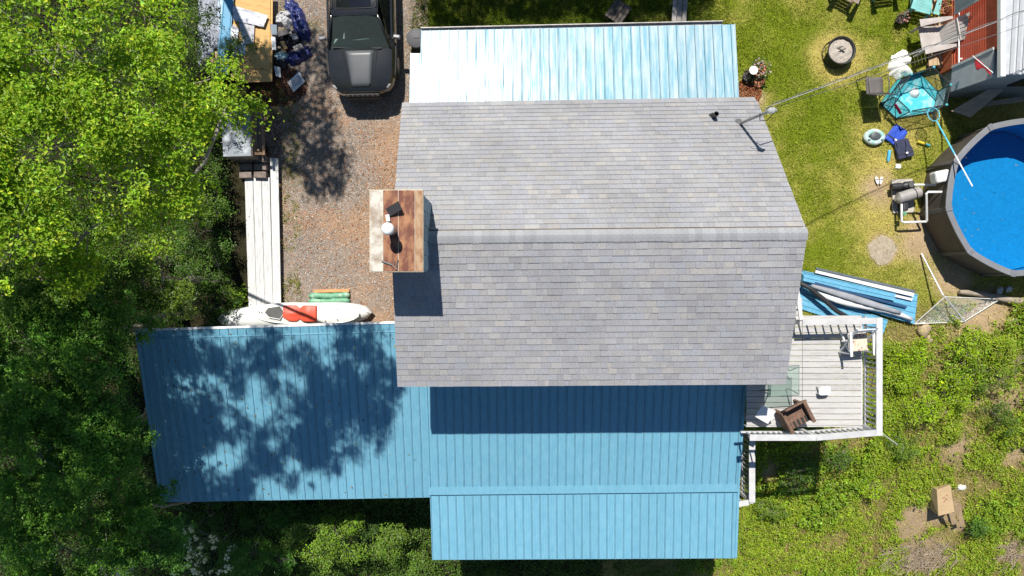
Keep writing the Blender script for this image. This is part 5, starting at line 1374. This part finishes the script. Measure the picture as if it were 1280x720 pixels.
single('log', 'bare grey log lying below the swimming pool', 'log', MB().tube([a.lerp(b, t) + Vector((0, .03 * math.sin(t * 7), 0)) for t in np.linspace(0, 1, 10)], [.06, .085, .09, .09, .1, .1, .1, .11, .11, .11], 12), LOGM, a, smooth='auto')
def rock(label, px, py, r, m, seed, base=0.0):
    c = gd(px, py, base - r * .35); r *= .9; P = []
    for i in range(9):
        th = math.pi * i / 8; P.append([c + Vector((math.sin(th) * math.cos(ph), math.sin(th) * math.sin(ph), .7 * (1 - math.cos(th)) / 1.4 * 1.1)) * r * (.5 + 1.0 * float(vnoise(np.array(math.cos(ph) * math.sin(th) + seed), np.array(math.sin(ph) * math.sin(th) + math.cos(th)), 1.7, seed))) for ph in np.linspace(0, 6.283, 13)[:-1]])
    return single('rock', label, 'rock', MB().grid(P, wrap=True), m, c, 'rocks by the log', smooth=True)
RK = mat('pale_rock', (.48, .46, .43), .9, var=.15, scale=8, bump=.5); RKB = mat('tan_rock', (.40, .30, .18), .9, var=.2, scale=8, bump=.5)
rock('pale grey rock at the left of the pair on the log', 1249, 363, .12, RK, 5, .12); rock('pale grey rock at the right of the pair on the log', 1259, 362, .11, RK, 8, .12)
for k, (px, py, r, w_) in enumerate(((1152, 412, .2, 'tan rock under the lower corner of the fallen net'), (1262, 402, .16, 'tan rock near the right edge below the log'), (1240, 418, .13, 'small tan rock in the weeds below the log'), (1160, 424, .12, 'small tan rock next to the deck weeds'), (1274, 384, .12, 'small tan rock against the right end of the log'))): rock(w_, px, py, r, RKB, 20 + k)
sl = gd(1103, 313)
P = []
for i in range(8):
    P.append([sl + Vector((.42 * i / 7 * math.cos(a) * (1 + .10 * math.sin(3 * a) + .07 * math.sin(7 * a + 1)), .42 * i / 7 * math.sin(a) * (1 + .10 * math.sin(4 * a + 2) + .06 * math.sin(9 * a)), .02 * (1 - (i / 7) ** 2) - .012 + .02 * float(vnoise(np.array(i * .3 * math.cos(a)), np.array(i * .3 * math.sin(a)), 3, 2)))) for a in np.linspace(0, 6.283, 29)[:-1]])
single('sand_patch', 'round pale patch of spilt sand on the lawn', 'sand', MB().grid(P, wrap=True), mat('pale_sand', (.46, .39, .29), .95, col2=(.31, .25, .17), scale=11, bump=1.0, bscale=90), sl, smooth=True)

# ------------------------------------------------------------------ on the deck
def dpx(px, py, h=0.0): return at(px, py, ZD + h)
gt = thing('glass_table', 'rectangular glass topped patio table under the roof edge', 'table', dpx(980, 478)); c = ORG[gt.name]
q4 = [dpx(961, 459, .7), dpx(999, 457, .7), dpx(999, 494, .7), dpx(960, 496, .7)]
TOPG = glass_mat('table_glass', (.86, .95, .91), .84, .05)
MB().slab(q4, .012).build('glass_top', TOPG, gt)
MB().tube([p + Vector((0, 0, -.012)) for p in q4], .012, 6, closed=True).build('frame', mat('table_frame', (.08, .10, .10), .4), gt)
for i, p in enumerate(q4):
    e = p.lerp((q4[0] + q4[2]) / 2, .12); MB().tube([e, e.lerp(c, .3) + Vector((0, 0, -.25)), Vector((e.x, e.y, ZD))], .014, 8).build('leg', mat('table_frame', (.08, .10, .10)), gt)
WICK = mat('brown_wicker', (.15, .085, .055), .75, var=.3, scale=14, bump=.6, bscale=45)
wc = thing('wicker_armchair', 'brown wicker armchair tipped toward the deck railing', 'chair', (0, 0, 0))
MB().prism([(-.27, -.28), (.27, -.28), (.25, .22), (-.25, .22)], .32, .40).build('seat', WICK, wc, bevel=.02)
MB().slab([(-.27, .22, .40), (.27, .22, .40), (.29, .36, .90), (-.29, .36, .90)], .05).build('backrest', WICK, wc, bevel=.02)
for s in (-1, 1):
    MB().slab([(s * .30 - .045, -.30, .60), (s * .30 + .045, -.30, .60), (s * .30 + .045, .26, .62), (s * .30 - .045, .26, .62)], .05).build('armrest', WICK, wc, bevel=.015)
    MB().slab([(s * .30, -.28, .04), (s * .30, .24, .04), (s * .30, .24, .58), (s * .30, -.28, .58)], .03).build('arm_panel', WICK, wc)
    for y in (-.26, .22): MB().box((s * .27, y, .18), (.05, .05, .36)).build('leg', WICK, wc)
for k in range(5): MB().beam((-.22 + k * .11, -.25, .42), (-.22 + k * .11, -.10, .42), .05, .02).build('seat_cord', PCF, wc)
wc.location = dpx(986, 516); wc.rotation_euler = (0, 0, R(28))
single('white_board', 'white square board leaning in shade by the wicker chair', 'board', MB().slab([dpx(953, 507, .5), dpx(970, 514, .45), dpx(960, 530, .35), dpx(944, 521, .4)], .025), FASC, dpx(957, 518))
sb = thing('support_box', 'low white box under the leaning board on the deck', 'box', dpx(957, 519))
MB().box(dpx(957, 519, .16), (.25, .25, .32), .4).build('sides', SCRAPW, sb, bevel=.01)
ws = thing('step_stool', 'small white plastic step stool in the middle of the deck', 'stool', dpx(1026, 487)); c = ORG[ws.name]
MB().prism([(c.x + .15 * math.copysign(abs(math.cos(a)) ** .6, math.cos(a)), c.y + .11 * math.copysign(abs(math.sin(a)) ** .6, math.sin(a)) + .02 * math.cos(a)) for a in np.linspace(0, 6.283, 25)[:-1]], ZD + .2, ZD + .235).build('top', PVC, ws, bevel=.01)
for sx in (-1, 1):
    for sy in (-1, 1): MB().beam(c + Vector((sx * .1, sy * .07, .2)), c + Vector((sx * .12, sy * .09, 0)), .04, .03, (1, 0, 0)).build('leg', PVC, ws)
wch = thing('folding_chair', 'white slatted folding chair with a floral seat by the railing', 'chair', (0, 0, 0))
FLOR = mat('floral_cushion', (.60, .52, .40), .85, col2=(.30, .14, .12), scale=9, lo=.52, hi=.60)
MB().box((0, 0, .47), (.44, .44, .05)).build('cushion', FLOR, wch, bevel=.02)
for k in range(4): MB().box((-.18 + k * .12, 0, .43), (.09, .46, .018)).build('seat_slat', FASC, wch)
for k in range(3): MB().beam((-.22, .26 + .04 * k, .62 + .13 * k), (.22, .26 + .04 * k, .62 + .13 * k), .018, .09).build('back_slat', FASC, wch)
for s in (-1, 1):
    MB().beam((s * .24, -.26, 0), (s * .24, .38, .98), .03, .04, (1, 0, 0)).build('back_leg', FASC, wch); MB().beam((s * .22, .30, 0), (s * .22, -.22, .46), .03, .04, (1, 0, 0)).build('front_leg', FASC, wch)
    MB().beam((s * .28, -.32, .66), (s * .28, .28, .70), .06, .025).build('armrest', FASC, wch)
    MB().box((s * .28, -.26, .33), (.03, .03, .66)).build('arm_post', FASC, wch)
wch.location = dpx(1061, 426); wch.rotation_euler = (0, 0, R(4))
single('leaning_stick', 'thin white stick leaning out from the lower deck corner', 'stick', MB().tube([at(1100, 540, 3.0), at(1122, 556, 1.6)], .014, 6), SCRAPW, at(1110, 548, 2))

# cardboard box on the bank
cb = thing('cardboard_box', 'open tan cardboard box with red print on the weedy bank', 'box', gd(1178, 630))
CARD = mat('cardboard', (.42, .30, .165), .85, var=.08, scale=6); CARDI = mat('cardboard_inside', (.30, .21, .12), .9)
zb_ = ORG[cb.name].z
zb_ += .05
q = [at(1171, 612, zb_ + .55), at(1188, 606, zb_ + .55), at(1193, 640, zb_ + .5), at(1173, 645, zb_ + .5)]
lo_ = [at(1157, 604, zb_ + .02), at(1176, 602, zb_ + .02), at(1187, 640, zb_ + .02), at(1163, 636, zb_ + .02)]
MB().add(q + lo_, [(0, 1, 2, 3), (0, 4, 5, 1), (1, 5, 6, 2), (2, 6, 7, 3), (3, 7, 4, 0)]).build('box_body', CARD, cb)
MB().slab([at(1186, 642, zb_ + .45), at(1193, 641, zb_ + .45), at(1196, 655, zb_ + .2), at(1190, 656, zb_ + .15)], .008).build('flap', CARD, cb)
MB().slab([at(1193, 632, zb_ + .42), at(1200, 630, zb_ + .30), at(1206, 655, zb_ + .12), at(1201, 658, zb_ + .2)], .008).build('flap', CARDI, cb)
for k, (px, py, a) in enumerate(((1180, 622, .6), (1183, 624, -.4), (1181, 627, .9), (1184, 619, .2))):
    p = at(px, py, zb_ + .556); MB().box((p.x, p.y, p.z - .003 - .0007 * (py - 612)), (.06, .018, .004), a).build('print_mark', mat('red_print', (.30, .04, .035), .7), cb)
heap('paper_scrap', 'crumpled white paper lying to the right of the cardboard box', 'paper', 1201, 609, .16, .10, .09, SCRAPW, 81, n=8)
heap('paper_scrap', 'tiny white paper scrap in the weeds below the box', 'paper', 1232, 671, .08, .07, .06, SCRAPW, 83, n=8)
# ------------------------------------------------------------------ trees, shrubs, weeds
BARK = mat('grey_bark', (.26, .225, .19), .9, var=.3, scale=6, bump=.7, bscale=20, stretch=(1, 1, .3))
LM = leaf_mat('maple_leaf', .30, .5, (1.5, 1.5, .5)); LD = leaf_mat('dark_leaf', .25, .45, (1.2, 1.4, .6))

def lobe_clumps(lobes, density, hollow=.5, bough=None):
    out = []
    for cx, cy, cz, rx, ry, rz in lobes:
        n = max(4, int(density * rx * ry * 3.14))
        v = rng.normal(size=(n, 3)); v[:, 2] = np.abs(v[:, 2]) * .9 - .25
        v /= np.linalg.norm(v, axis=1, keepdims=True)
        r = (hollow + (1 - hollow) * rng.random(n)) ** .7
        r *= .78 + .42 * fbm(np.arctan2(v[:, 1], v[:, 0]) * 2 + cx, v[:, 2] * 2 + cy, 1.5, 7)
        out.append(np.c_[cx + v[:, 0] * rx * r, cy + v[:, 1] * ry * r, cz + v[:, 2] * rz * r])
    C = np.concatenate(out)
    if bough:
        k, br = bough; idx = np.repeat(np.arange(len(C)), k); m = len(idx)
        r = np.sqrt(rng.random(m)); a = rng.uniform(0, 6.283, m); R_ = br * rng.uniform(.6, 1.35, len(C))[idx]
        C = C[idx] + np.c_[np.cos(a) * r * R_, np.sin(a) * r * R_, -R_ * .75 * r ** 2 + rng.normal(0, .03, m)]
    return C

def clump_leaves(C, per, rad, size, col, var=.22, flat=.45, warm=None, wfrac=0):
    n = len(C)
    k = rng.integers(max(2, int(per * .5)), int(per * 1.5) + 1, n); idx = np.repeat(np.arange(n), k); m = len(idx)
    d = rng.normal(size=(m, 3)) * np.array([1, 1, flat]); rr = rad * (0.6 + .8 * rng.random(n))[idx][:, None]
    P = C[idx] + d * rr * .55
    nr = d * np.array([.6, .6, .3]) + np.array([0, .12, 1.0]) + rng.normal(0, .3, (m, 3))
    cl = np.exp(rng.normal(0, .16, (n, 1)))[idx]
    cols = tint(m, col, var * .7, .08, warm, wfrac) * cl
    return P, nr, size * np.exp(rng.normal(0, .22, m)), np.clip(cols, .003, .85)

def tree(name, label, cat, base, lobes, density, per, rad, size, col, m, trunk_r=.16, group=None, limbs=1.0, flowers=None, lean=None, hollow=.5, warm=None, wfrac=0, holes=0, bough=None):
    bx_, by_ = base; bz = float(ground_z(bx_, by_)) - .1
    t = thing(name, label, cat, (bx_, by_, bz), group)
    L = np.array(lobes); mean = L[:, :3].mean(0); top = L[:, 2].max()
    fork = Vector((bx_ + (mean[0] - bx_) * .35, by_ + (mean[1] - by_) * .35, bz + (mean[2] - bz) * .5))
    tb = MB(); b0 = Vector((bx_, by_, bz))
    tb.tube([b0, b0.lerp(fork, .35) + Vector((.04, .03, 0)) * trunk_r * 6, b0.lerp(fork, .7), fork], [trunk_r * 1.25, trunk_r, trunk_r * .9, trunk_r * .82], 10)
    C = lobe_clumps(lobes, density, hollow, bough)
    if holes: C = C[fbm(C[:, 0] + .14 * C[:, 2], C[:, 1] - .573 * C[:, 2], 2.0, 301, 3) > holes]
    nodes = [(fork, trunk_r * .8)]
    for cx, cy, cz, rx, ry, rz in sorted(lobes, key=lambda q: (Vector(q[:3]) - fork).length):
        e = Vector((cx, cy, cz - .1 * rz))
        s0_, rp = min(nodes, key=lambda q: (q[0] - e).length)
        r0 = min(rp * .8, trunk_r * .62 * min(1, max(rx, ry) / 2 + .35))
        k1 = s0_.lerp(e, .5) + Vector((random.uniform(-.2, .2), random.uniform(-.2, .2), .06 * (e - s0_).length)) * min(1, (e - s0_).length)
        tb.tube([s0_ - Vector((0, 0, .02)), k1, e.lerp(k1, .3), e], [r0, r0 * .85, r0 * .7, r0 * .55], 7)
        nodes.append((e, r0 * .75)); nodes.append((k1, r0 * .8))
        near = C[(np.abs(C[:, 0] - cx) < rx) & (np.abs(C[:, 1] - cy) < ry) & (np.abs(C[:, 2] - cz) < rz * 1.2)]
        for i in rng.permutation(len(near))[:int(min(len(near), 22 * limbs))]:
            q = Vector(near[i]); s_ = k1.lerp(e, random.uniform(.3, 1.0))
            mid_ = s_.lerp(q, .5) + Vector((random.uniform(-.1, .1), random.uniform(-.1, .1), random.uniform(.0, .1))) * min(1, (q - s_).length)
            tb.tube([s_, mid_, q], [r0 * .22 + .003, r0 * .14 + .002, .004], 5)
    tb.build('trunk', BARK, t, smooth=True)
    P, nr, sz, cols = clump_leaves(C, per, rad, size, col, warm=warm, wfrac=wfrac)
    leaves('crown', P, nr, sz, cols, m, t)
    if flowers:
        k = rng.permutation(len(C))[:flowers]; top_ = C[k] + np.array([0, 0, .12])
        n_ = 7; P2 = np.repeat(top_, n_, 0) + rng.normal(0, .045, (len(k) * n_, 3))
        leaves('blossom', P2, rng.normal(0, .6, (len(P2), 3)) + [0, 0, .7], rng.uniform(.07, .11, len(P2)), tint(len(P2), (.80, .78, .68), .08, .04), LM, t, aspect=.9)
    return t

MAPLE = (.215, .35, .018)
def lobe(px, py, z, r, rz=None): v = at(px, py, z); return (v.x, v.y, z, r, r * .92, rz or r * .6)
tree('maple_tree', 'tall maple with bright yellow green leaves in the upper left corner', 'tree', (-9.6, 3.6),
     [lobe(60, 50, 12, 1.25), lobe(150, 115, 11.4, 1.05), lobe(55, 190, 11.8, 1.15), lobe(150, 225, 11, .85), lobe(228, 105, 10, .72), lobe(284, 128, 9.2, .42), lobe(180, 38, 10.4, .62), lobe(205, 262, 9.8, .55),
      lobe(100, 295, 10.5, .75), lobe(15, 300, 11.4, .85), (-7.4, 2.4, 12, 1.4, 1.4, .9), (-8.9, 1.2, 12, 1.4, 1.3, .9), (-8.2, 3.9, 12, 1.2, 1.0, .8), (-10.3, 3.2, 12, 1.5, 1.5, 1.0), (-10.6, 1.3, 12, 1.3, 1.3, .9), (-10.3, -.7, 11.8, 1.25, 1.2, .9), (-9.2, 2.6, 12, 1.1, 1.1, .8), (-8.1, .3, 11.6, .8, .8, .6), (-9.4, -.6, 11.6, 1.2, 1.1, .8)],
     5.2, 42, .165, .056, MAPLE, LM, .15, 'tall trees by the drive', .6, warm=(.40, .47, .03), wfrac=.12, holes=.38, bough=(10, .36))
tree('shade_tree', 'tall leafy tree beyond the left edge shading the lower left corner', 'tree', (-12.4, .2),
     [(-11.2, 2.2, 10.6, 2.3, 2.0, 1.5), (-11.2, -1.4, 10.6, 2.3, 2.0, 1.5), (-13.6, .4, 11.2, 2.4, 2.6, 1.6), (-12.4, -4.2, 10.2, 2.0, 1.8, 1.4)],
     10, 22, .34, .13, (.09, .16, .012), LM, .26, 'tall trees by the drive')
tree('shade_tree', 'tall tree above the top edge dappling the gravel drive', 'tree', (-9.6, 11.4),
     [(-7.9, 10.4, 10, 1.2, 1.2, .9), (-6.9, 8.95, 9.6, .8, .75, .6), (-9.4, 11.5, 10.6, 1.6, 1.6, 1.2), (-7.5, 12.4, 10.2, .8, 1.0, .8)],
     22, 22, .30, .12, MAPLE, LM, .22, 'tall trees by the drive')
tree('shade_tree', 'tall tree above the top edge shading the grass behind the porch', 'tree', (1.0, 17.5),
     [(-2.8, 14.0, 9.4, 1.2, .9, .8), (-.6, 14.6, 9.6, 1.5, 1.1, 1.0), (1.8, 14.3, 9.6, 1.3, 1.0, .9), (3.6, 14.0, 9.2, 1.2, .75, .7), (1.0, 16.6, 11, 2.2, 1.6, 1.4)],
     22, 22, .32, .13, MAPLE, LM, .24, 'tall trees by the drive')

# lower trees on the left, standing in the shade of the tall ones
def P_(px, py, z): v = at(px, py, z); return (v.x, v.y)
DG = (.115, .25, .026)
G2 = 'broadleaf trees along the left side'
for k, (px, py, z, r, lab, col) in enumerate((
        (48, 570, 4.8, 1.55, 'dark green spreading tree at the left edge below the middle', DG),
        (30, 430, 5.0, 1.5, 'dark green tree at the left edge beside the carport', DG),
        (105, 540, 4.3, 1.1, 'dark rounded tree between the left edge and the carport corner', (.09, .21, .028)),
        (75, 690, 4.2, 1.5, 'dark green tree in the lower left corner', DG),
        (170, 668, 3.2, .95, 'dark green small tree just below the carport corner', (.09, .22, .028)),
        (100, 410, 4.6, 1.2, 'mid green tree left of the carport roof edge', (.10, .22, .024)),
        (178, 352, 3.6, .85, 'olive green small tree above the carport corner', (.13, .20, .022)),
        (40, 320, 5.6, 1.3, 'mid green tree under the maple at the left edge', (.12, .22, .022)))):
    x, y = P_(px, py, z)
    lobes = [(x, y, z, r, r, r * .7)] + [(x + r * .75 * math.cos(a), y + r * .75 * math.sin(a), z - .25 * r, r * .62, r * .62, r * .5) for a in (k * .9, k * .9 + 2.1, k * .9 + 4.2)]
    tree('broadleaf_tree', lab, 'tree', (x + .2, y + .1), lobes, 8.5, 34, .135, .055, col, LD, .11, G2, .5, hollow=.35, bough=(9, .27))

def shrub(label, px, py, h, r, col, m, group, name='shrub', dens=48, per=26, rad=.16, size=.052, flowers=None, warm=None, wfrac=0, cat='shrub'):
    g0 = gd(px, py, h * .6); x, y = g0.x, g0.y; z = g0.z
    lobes = [(x, y, z, r * .62, r * .62, h * .4)]
    for i in range(7):
        a = px * .3 + i * 2.4; q = r * random.uniform(.45, 1.25); s = r * random.uniform(.22, .5)
        lobes.append((x + q * math.cos(a), y + q * math.sin(a), z - h * random.uniform(0, .3), s, s * random.uniform(.6, 1), h * random.uniform(.15, .3)))
    return tree(name, label, cat, (x, y), lobes, dens, per, rad, size, col, m, .035, group, .45, flowers, hollow=.3, warm=warm, wfrac=wfrac)
G3 = 'shrubs along the white boards'
for a in ((240, 215, 2.2, .7, (0.095, 0.176, 0.019), 'green shrub right below the grey cabinet'), (258, 262, 1.8, .5, (0.121, 0.203, 0.022), 'yellowish green shrub beside the middle of the white boards'),
          (238, 285, 2.4, .85, (0.068, 0.142, 0.019), 'deep green shrub left of the white boards'), (258, 330, 1.6, .5, (0.101, 0.189, 0.022), 'green shrub beside the lower end of the white boards'),
          (235, 350, 2.0, .75, (0.068, 0.135, 0.019), 'dark shrub above the carport edge'), (293, 372, .6, .16, (0.230, 0.351, 0.024), 'small lime green bush above the canoe tip'),
          (268, 385, 1.0, .45, (0.068, 0.135, 0.019), 'low dark bush between the carport and canoe'), (215, 160, 3.2, 1.0, (0.081, 0.149, 0.017), 'dark shrub in shade left of the grey cabinet'), (225, 60, 3.0, 1.1, (0.095, 0.162, 0.017), 'shrub under the maple left of the leftovers pile')):
    shrub(a[5], a[0], a[1], a[2], a[3], a[4], LD, G3)
G4 = 'bushes below the carport'
for a in ((318, 695, 2.6, .95, (0.074, 0.189, 0.022), 'dark green bush below the left end of the carport'), (410, 682, 2.7, .85, (0.162, 0.270, 0.024), 'bright yellow green bush below the carport'),
          (372, 662, 1.4, .55, (0.081, 0.162, 0.022), 'shaded bush close under the carport edge'), (488, 682, 2.2, .55, (0.135, 0.230, 0.024), 'fern like yellow green bush left of the lower porch roof'),
          (525, 712, 1.2, .5, (0.108, 0.189, 0.024), 'low bush at the corner of the lower porch roof'), (455, 655, 1.0, .55, (0.054, 0.108, 0.018), 'dark low bush in shade under the carport edge'),
          (610, 722, .9, .5, (0.121, 0.203, 0.024), 'low bush under the middle of the lower roof edge'), (248, 655, 1.9, .6, (0.068, 0.162, 0.022), 'green bush poking over the carport lower corner')):
    shrub(a[5], a[0], a[1], a[2], a[3], a[4], LD, G4, size=.06)
shrub('white flowering shrub at the bottom left, left one', 150, 700, 4.4, .62, (.09, .15, .03), LD, 'white flowering shrubs', 'flowering_shrub', flowers=60, size=.06, dens=46)
shrub('white flowering shrub at the bottom left, right one', 248, 700, 4.4, .60, (.10, .17, .03), LD, 'white flowering shrubs', 'flowering_shrub', flowers=60, size=.06, dens=36)
G5 = 'weedy shrubs on the bank'
BRT = (.30, .43, .016)
for a in ((1165, 505, 1.0, .60, BRT, 'bright green bush on the bank right of the deck corner'), (1200, 478, .9, .52, BRT, 'bright green bush between the deck and the right edge'), (1128, 470, .8, .40, BRT, 'bright bush hugging the deck right railing'),
          (1250, 470, .9, .45, (.12, .18, .02), 'green bush near the right edge below the log'), (1130, 560, .8, .45, (.11, .18, .02), 'green bush below the deck corner stick'), (1000, 590, 1.2, .50, (.06, .12, .018), 'dark green bush in the deck shadow'),
          (1050, 575, 1.0, .45, (.075, .14, .018), 'green bush just below the deck front rail'), (965, 640, .8, .40, (.11, .18, .02), 'small bush right of the landing'), (1225, 660, .8, .22, (.08, .17, .02), 'slim dark green tuft below the cardboard box'),
          (1148, 440, .6, .34, BRT, 'low bright bush below the roofing pile'), (1255, 520, .9, .42, (.09, .15, .02), 'green bush at the right edge of the bank'), (1090, 610, .7, .36, BRT, 'low bright bush in the middle of the bank'), (1210, 430, .7, .38, BRT, 'bright low bush below the fallen net')):
    shrub(a[5], a[0], a[1], a[2], a[3], tuple(q * 1.25 for q in a[4]) if a[4] is not BRT else BRT, LM, G5, dens=44, per=22, size=.052, rad=.15)

# masses of low growth
def scatter(name, label, cat, x, y, hmax, size, col, m, per=7, rad=.10, warm=None, wfrac=0, seed=0, hs=1.0):
    hn = fbm(x, y, 1.1, 90 + seed, 2); z = ground_z(x, y) + .03 + hmax * np.clip(hn * 2.0 - .6, .04, 1.1) * rng.uniform(.55, 1, len(x)) * hs
    P, nr, sz, cols = clump_leaves(np.c_[x, y, z], per, rad, size, col, warm=warm, wfrac=wfrac, flat=.5)
    return tag(leaves(name, P, nr, sz, cols, m), label, cat, kind='stuff')
n = 13500; x = rng.uniform(-19, -6.6, n); y = rng.uniform(-10, 9, n)
k = ~((x > -9.8) & (y < -.2) & (y > -6.0)) & ~((x > -8.35) & (y > -1.3)) & ~((x > -9.2) & (y > 5.6))
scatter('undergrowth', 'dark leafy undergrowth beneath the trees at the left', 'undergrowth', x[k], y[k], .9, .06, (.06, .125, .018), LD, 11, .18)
n = 5000; x = rng.uniform(-9, 6, n); y = rng.uniform(-10, -5.9, n); k = ~((x > -2.2) & (y > -7.2))
scatter('undergrowth', 'dark leafy growth below the carport and porch roofs', 'undergrowth', x[k], y[k], .8, .06, (.085, .16, .02), LD, 10, .16, seed=5)
BOX = gd(1181, 632)
n = 42000; x = rng.uniform(5.6, 17, n); y = rng.uniform(-11, -.4, n)
w = lushwood(x, y); b = bare(x, y); den = smoothstep(.34, .52, fbm(x, y, .9, 55))
dim = smoothstep(-6.2, -4.2, y)
k = (rng.random(n) < w * (.12 + .88 * smoothstep(.36, .50, fbm(x, y, 1.1, 99, 2))) * (.45 + .55 * dim)) & (rng.random(n) > b * 1.0) & ~((x < 12.5) & (y > -1.6))
k &= np.hypot(x - BOX.x, y - BOX.y) > .72
x, y = x[k], y[k]
scatter('bank_weeds', 'bright green weeds covering the bank at the right', 'weeds', x, y, .62, .058, (.265, .365, .024), LM, 12, .10, warm=(.34, .33, .08), wfrac=.14, seed=9, hs=.3 + .7 * smoothstep(-6.0, -4.0, y))
n = 5000; x = rng.uniform(5.6, 17, n); y = rng.uniform(-11, -.6, n)
k = (rng.random(n) < lushwood(x, y) * smoothstep(.50, .60, fbm(x, y, .7, 155))) & (rng.random(n) > bare(x, y)) & ~((x < 12.5) & (y > -1.6)); x, y = x[k], y[k]
scatter('broadleaf_weeds', 'patches of darker broad leaved weeds on the right bank', 'weeds', x, y, .45, .085, (.20, .31, .025), LM, 9, .13, seed=14)
n = 60000; x = rng.uniform(5.6, 17, n); y = rng.uniform(-11, -.3, n); w = lushwood(x, y); b = bare(x, y)
k = (rng.random(n) < w) & (rng.random(n) > b * .8); x, y = x[k], y[k]
dd = np.clip(fbm(x, y, 1.0, 77) * 1.6 - .35 + rng.normal(0, .2, len(x)), 0, 1)[:, None]
col = (np.array([.26, .33, .018]) * (1 - dd) + np.array([.62, .52, .19]) * dd) * np.exp(rng.normal(0, .3, (len(x), 1)))
blades('bank_grass', 'mixed green and dry grass on the weedy bank', x, y, rng.uniform(.05, .16, len(x)), rng.uniform(.012, .024, len(x)), np.clip(col, 0, .8), grass_m)
# taller grass behind the porch
n = 40000; x = rng.uniform(-3, 6, n); y = rng.uniform(6.5, 9.6, n)
col = tint(n, (.085, .14, .015), .3)
blades('porch_edge_grass', 'longer green grass behind the north porch', x, y, rng.uniform(.06, .16, n), rng.uniform(.012, .022, n), col, grass_m)
n = 1500; x = rng.uniform(-7.6, -6.3, n); y = rng.uniform(-.6, 7.5, n); k = (fbm(x, y, 1.1, 210) > .5) & ~((x < -6.85) & (y < 5))
scatter('drive_edge_weeds', 'low yellow green weeds along the left edge of the drive', 'weeds', x[k], y[k], .10, .035, (.17, .22, .02), LM, 6, .07, warm=(.35, .30, .1), wfrac=.3, seed=20)
# fallen leaves on the carport roof and the pool cover edge
n = 260; x = rng.uniform(-9.4, -2.6, n) ; y = rng.uniform(-5.7, -1.0, n); k = rng.random(n) < .25 + .75 * (1 - smoothstep(-9.4, -4, x)); x, y = x[k], y[k]
z = 3.0 - .26 * (-1.05 - y) + .03
tag(leaves('roof_leaves', np.c_[x, y, z], rng.normal(0, .2, (len(x), 3)) + [0, -.2, 1], rng.uniform(.035, .075, len(x)), tint(len(x), (.20, .16, .05), .4, .2), stone_m), 'fallen leaves scattered over the blue carport roof', 'leaf litter', kind='stuff')
n = 26; a = rng.uniform(0, 6.283, n); q = 2.05 * rng.random(n) ** .35
tag(leaves('pool_leaves', np.c_[pcn.x + q * np.cos(a), pcn.y + q * np.sin(a), np.full(n, 1.127)], rng.normal(0, .08, (n, 3)) + [0, 0, 1], rng.uniform(.03, .07, n), tint(n, (.22, .17, .05), .4, .2), stone_m, fold=.02), 'a few small leaves floating on the pool water', 'leaf litter', kind='stuff')
# leaf litter and twigs
def litter(name, label, px, py, rx, ry, n, col, size):
    c = gd(px, py); q = np.sqrt(rng.random(n)); a = rng.uniform(0, 6.28, n)
    x = c.x + rx * q * np.cos(a); y = c.y + ry * q * np.sin(a); z = ground_z(x, y) + rng.uniform(.03, .11, n) * (1.2 - q)
    tag(leaves(name, np.c_[x, y, z + .02], rng.normal(0, .5, (n, 3)) + [0, 0, 1], rng.uniform(.6, 1.3, n) * size, tint(n, col, .35, .15), stone_m), label, 'leaf litter', kind='stuff')
litter('leaf_litter', 'rust brown leaf litter below the junk heap', 347, 108, .9, .62, 2600, (.17, .065, .035), .06)
litter('leaf_litter', 'brown fallen leaves between the cabinet and the drive', 338, 165, .35, 1.4, 700, (.15, .075, .04), .05)
litter('mulch', 'reddish bark mulch at the corner of the north porch', 934, 116, .42, .4, 1500, (.34, .13, .06), .045)
litter('leaf_litter', 'scattered brown leaves across the gravel drive', 420, 250, 1.9, 3.6, 900, (.33, .15, .07), .045)
def twigs(name, label, px, py, rx, ry, n, col):
    c = gd(px, py); mb = MB()
    for k in range(n):
        a = random.uniform(0, 6.28); q = math.sqrt(random.random()); x = c.x + rx * q * math.cos(a); y = c.y + ry * q * math.sin(a)
        th = random.gauss(.5, .6); l = random.uniform(.15, .6); z = float(ground_z(x, y)) + random.uniform(.04, .16)
        d = Vector((math.cos(th), math.sin(th), random.uniform(-.1, .15))) * l
        p = Vector((x, y, z)); mb.tube([p - d, p + Vector((random.uniform(-.03, .03),) * 2 + (.02,)), p + d], [.008, .007, .003], 4)
    tag(mb.build(name, mat('dry_twig', (.28, .22, .16), .9, var=.3), None), label, 'twigs', kind='stuff')
twigs('dry_twigs', 'grey brown tangle of dry twigs on the lower bank', 1150, 695, 1.3, .55, 170, 0)
twigs('dry_twigs', 'dry twigs at the right edge of the bank', 1262, 690, .6, .5, 50, 0)
twigs('dry_twigs', 'dry twigs in the weeds near the right edge', 1235, 450, .9, .4, 60, 0)
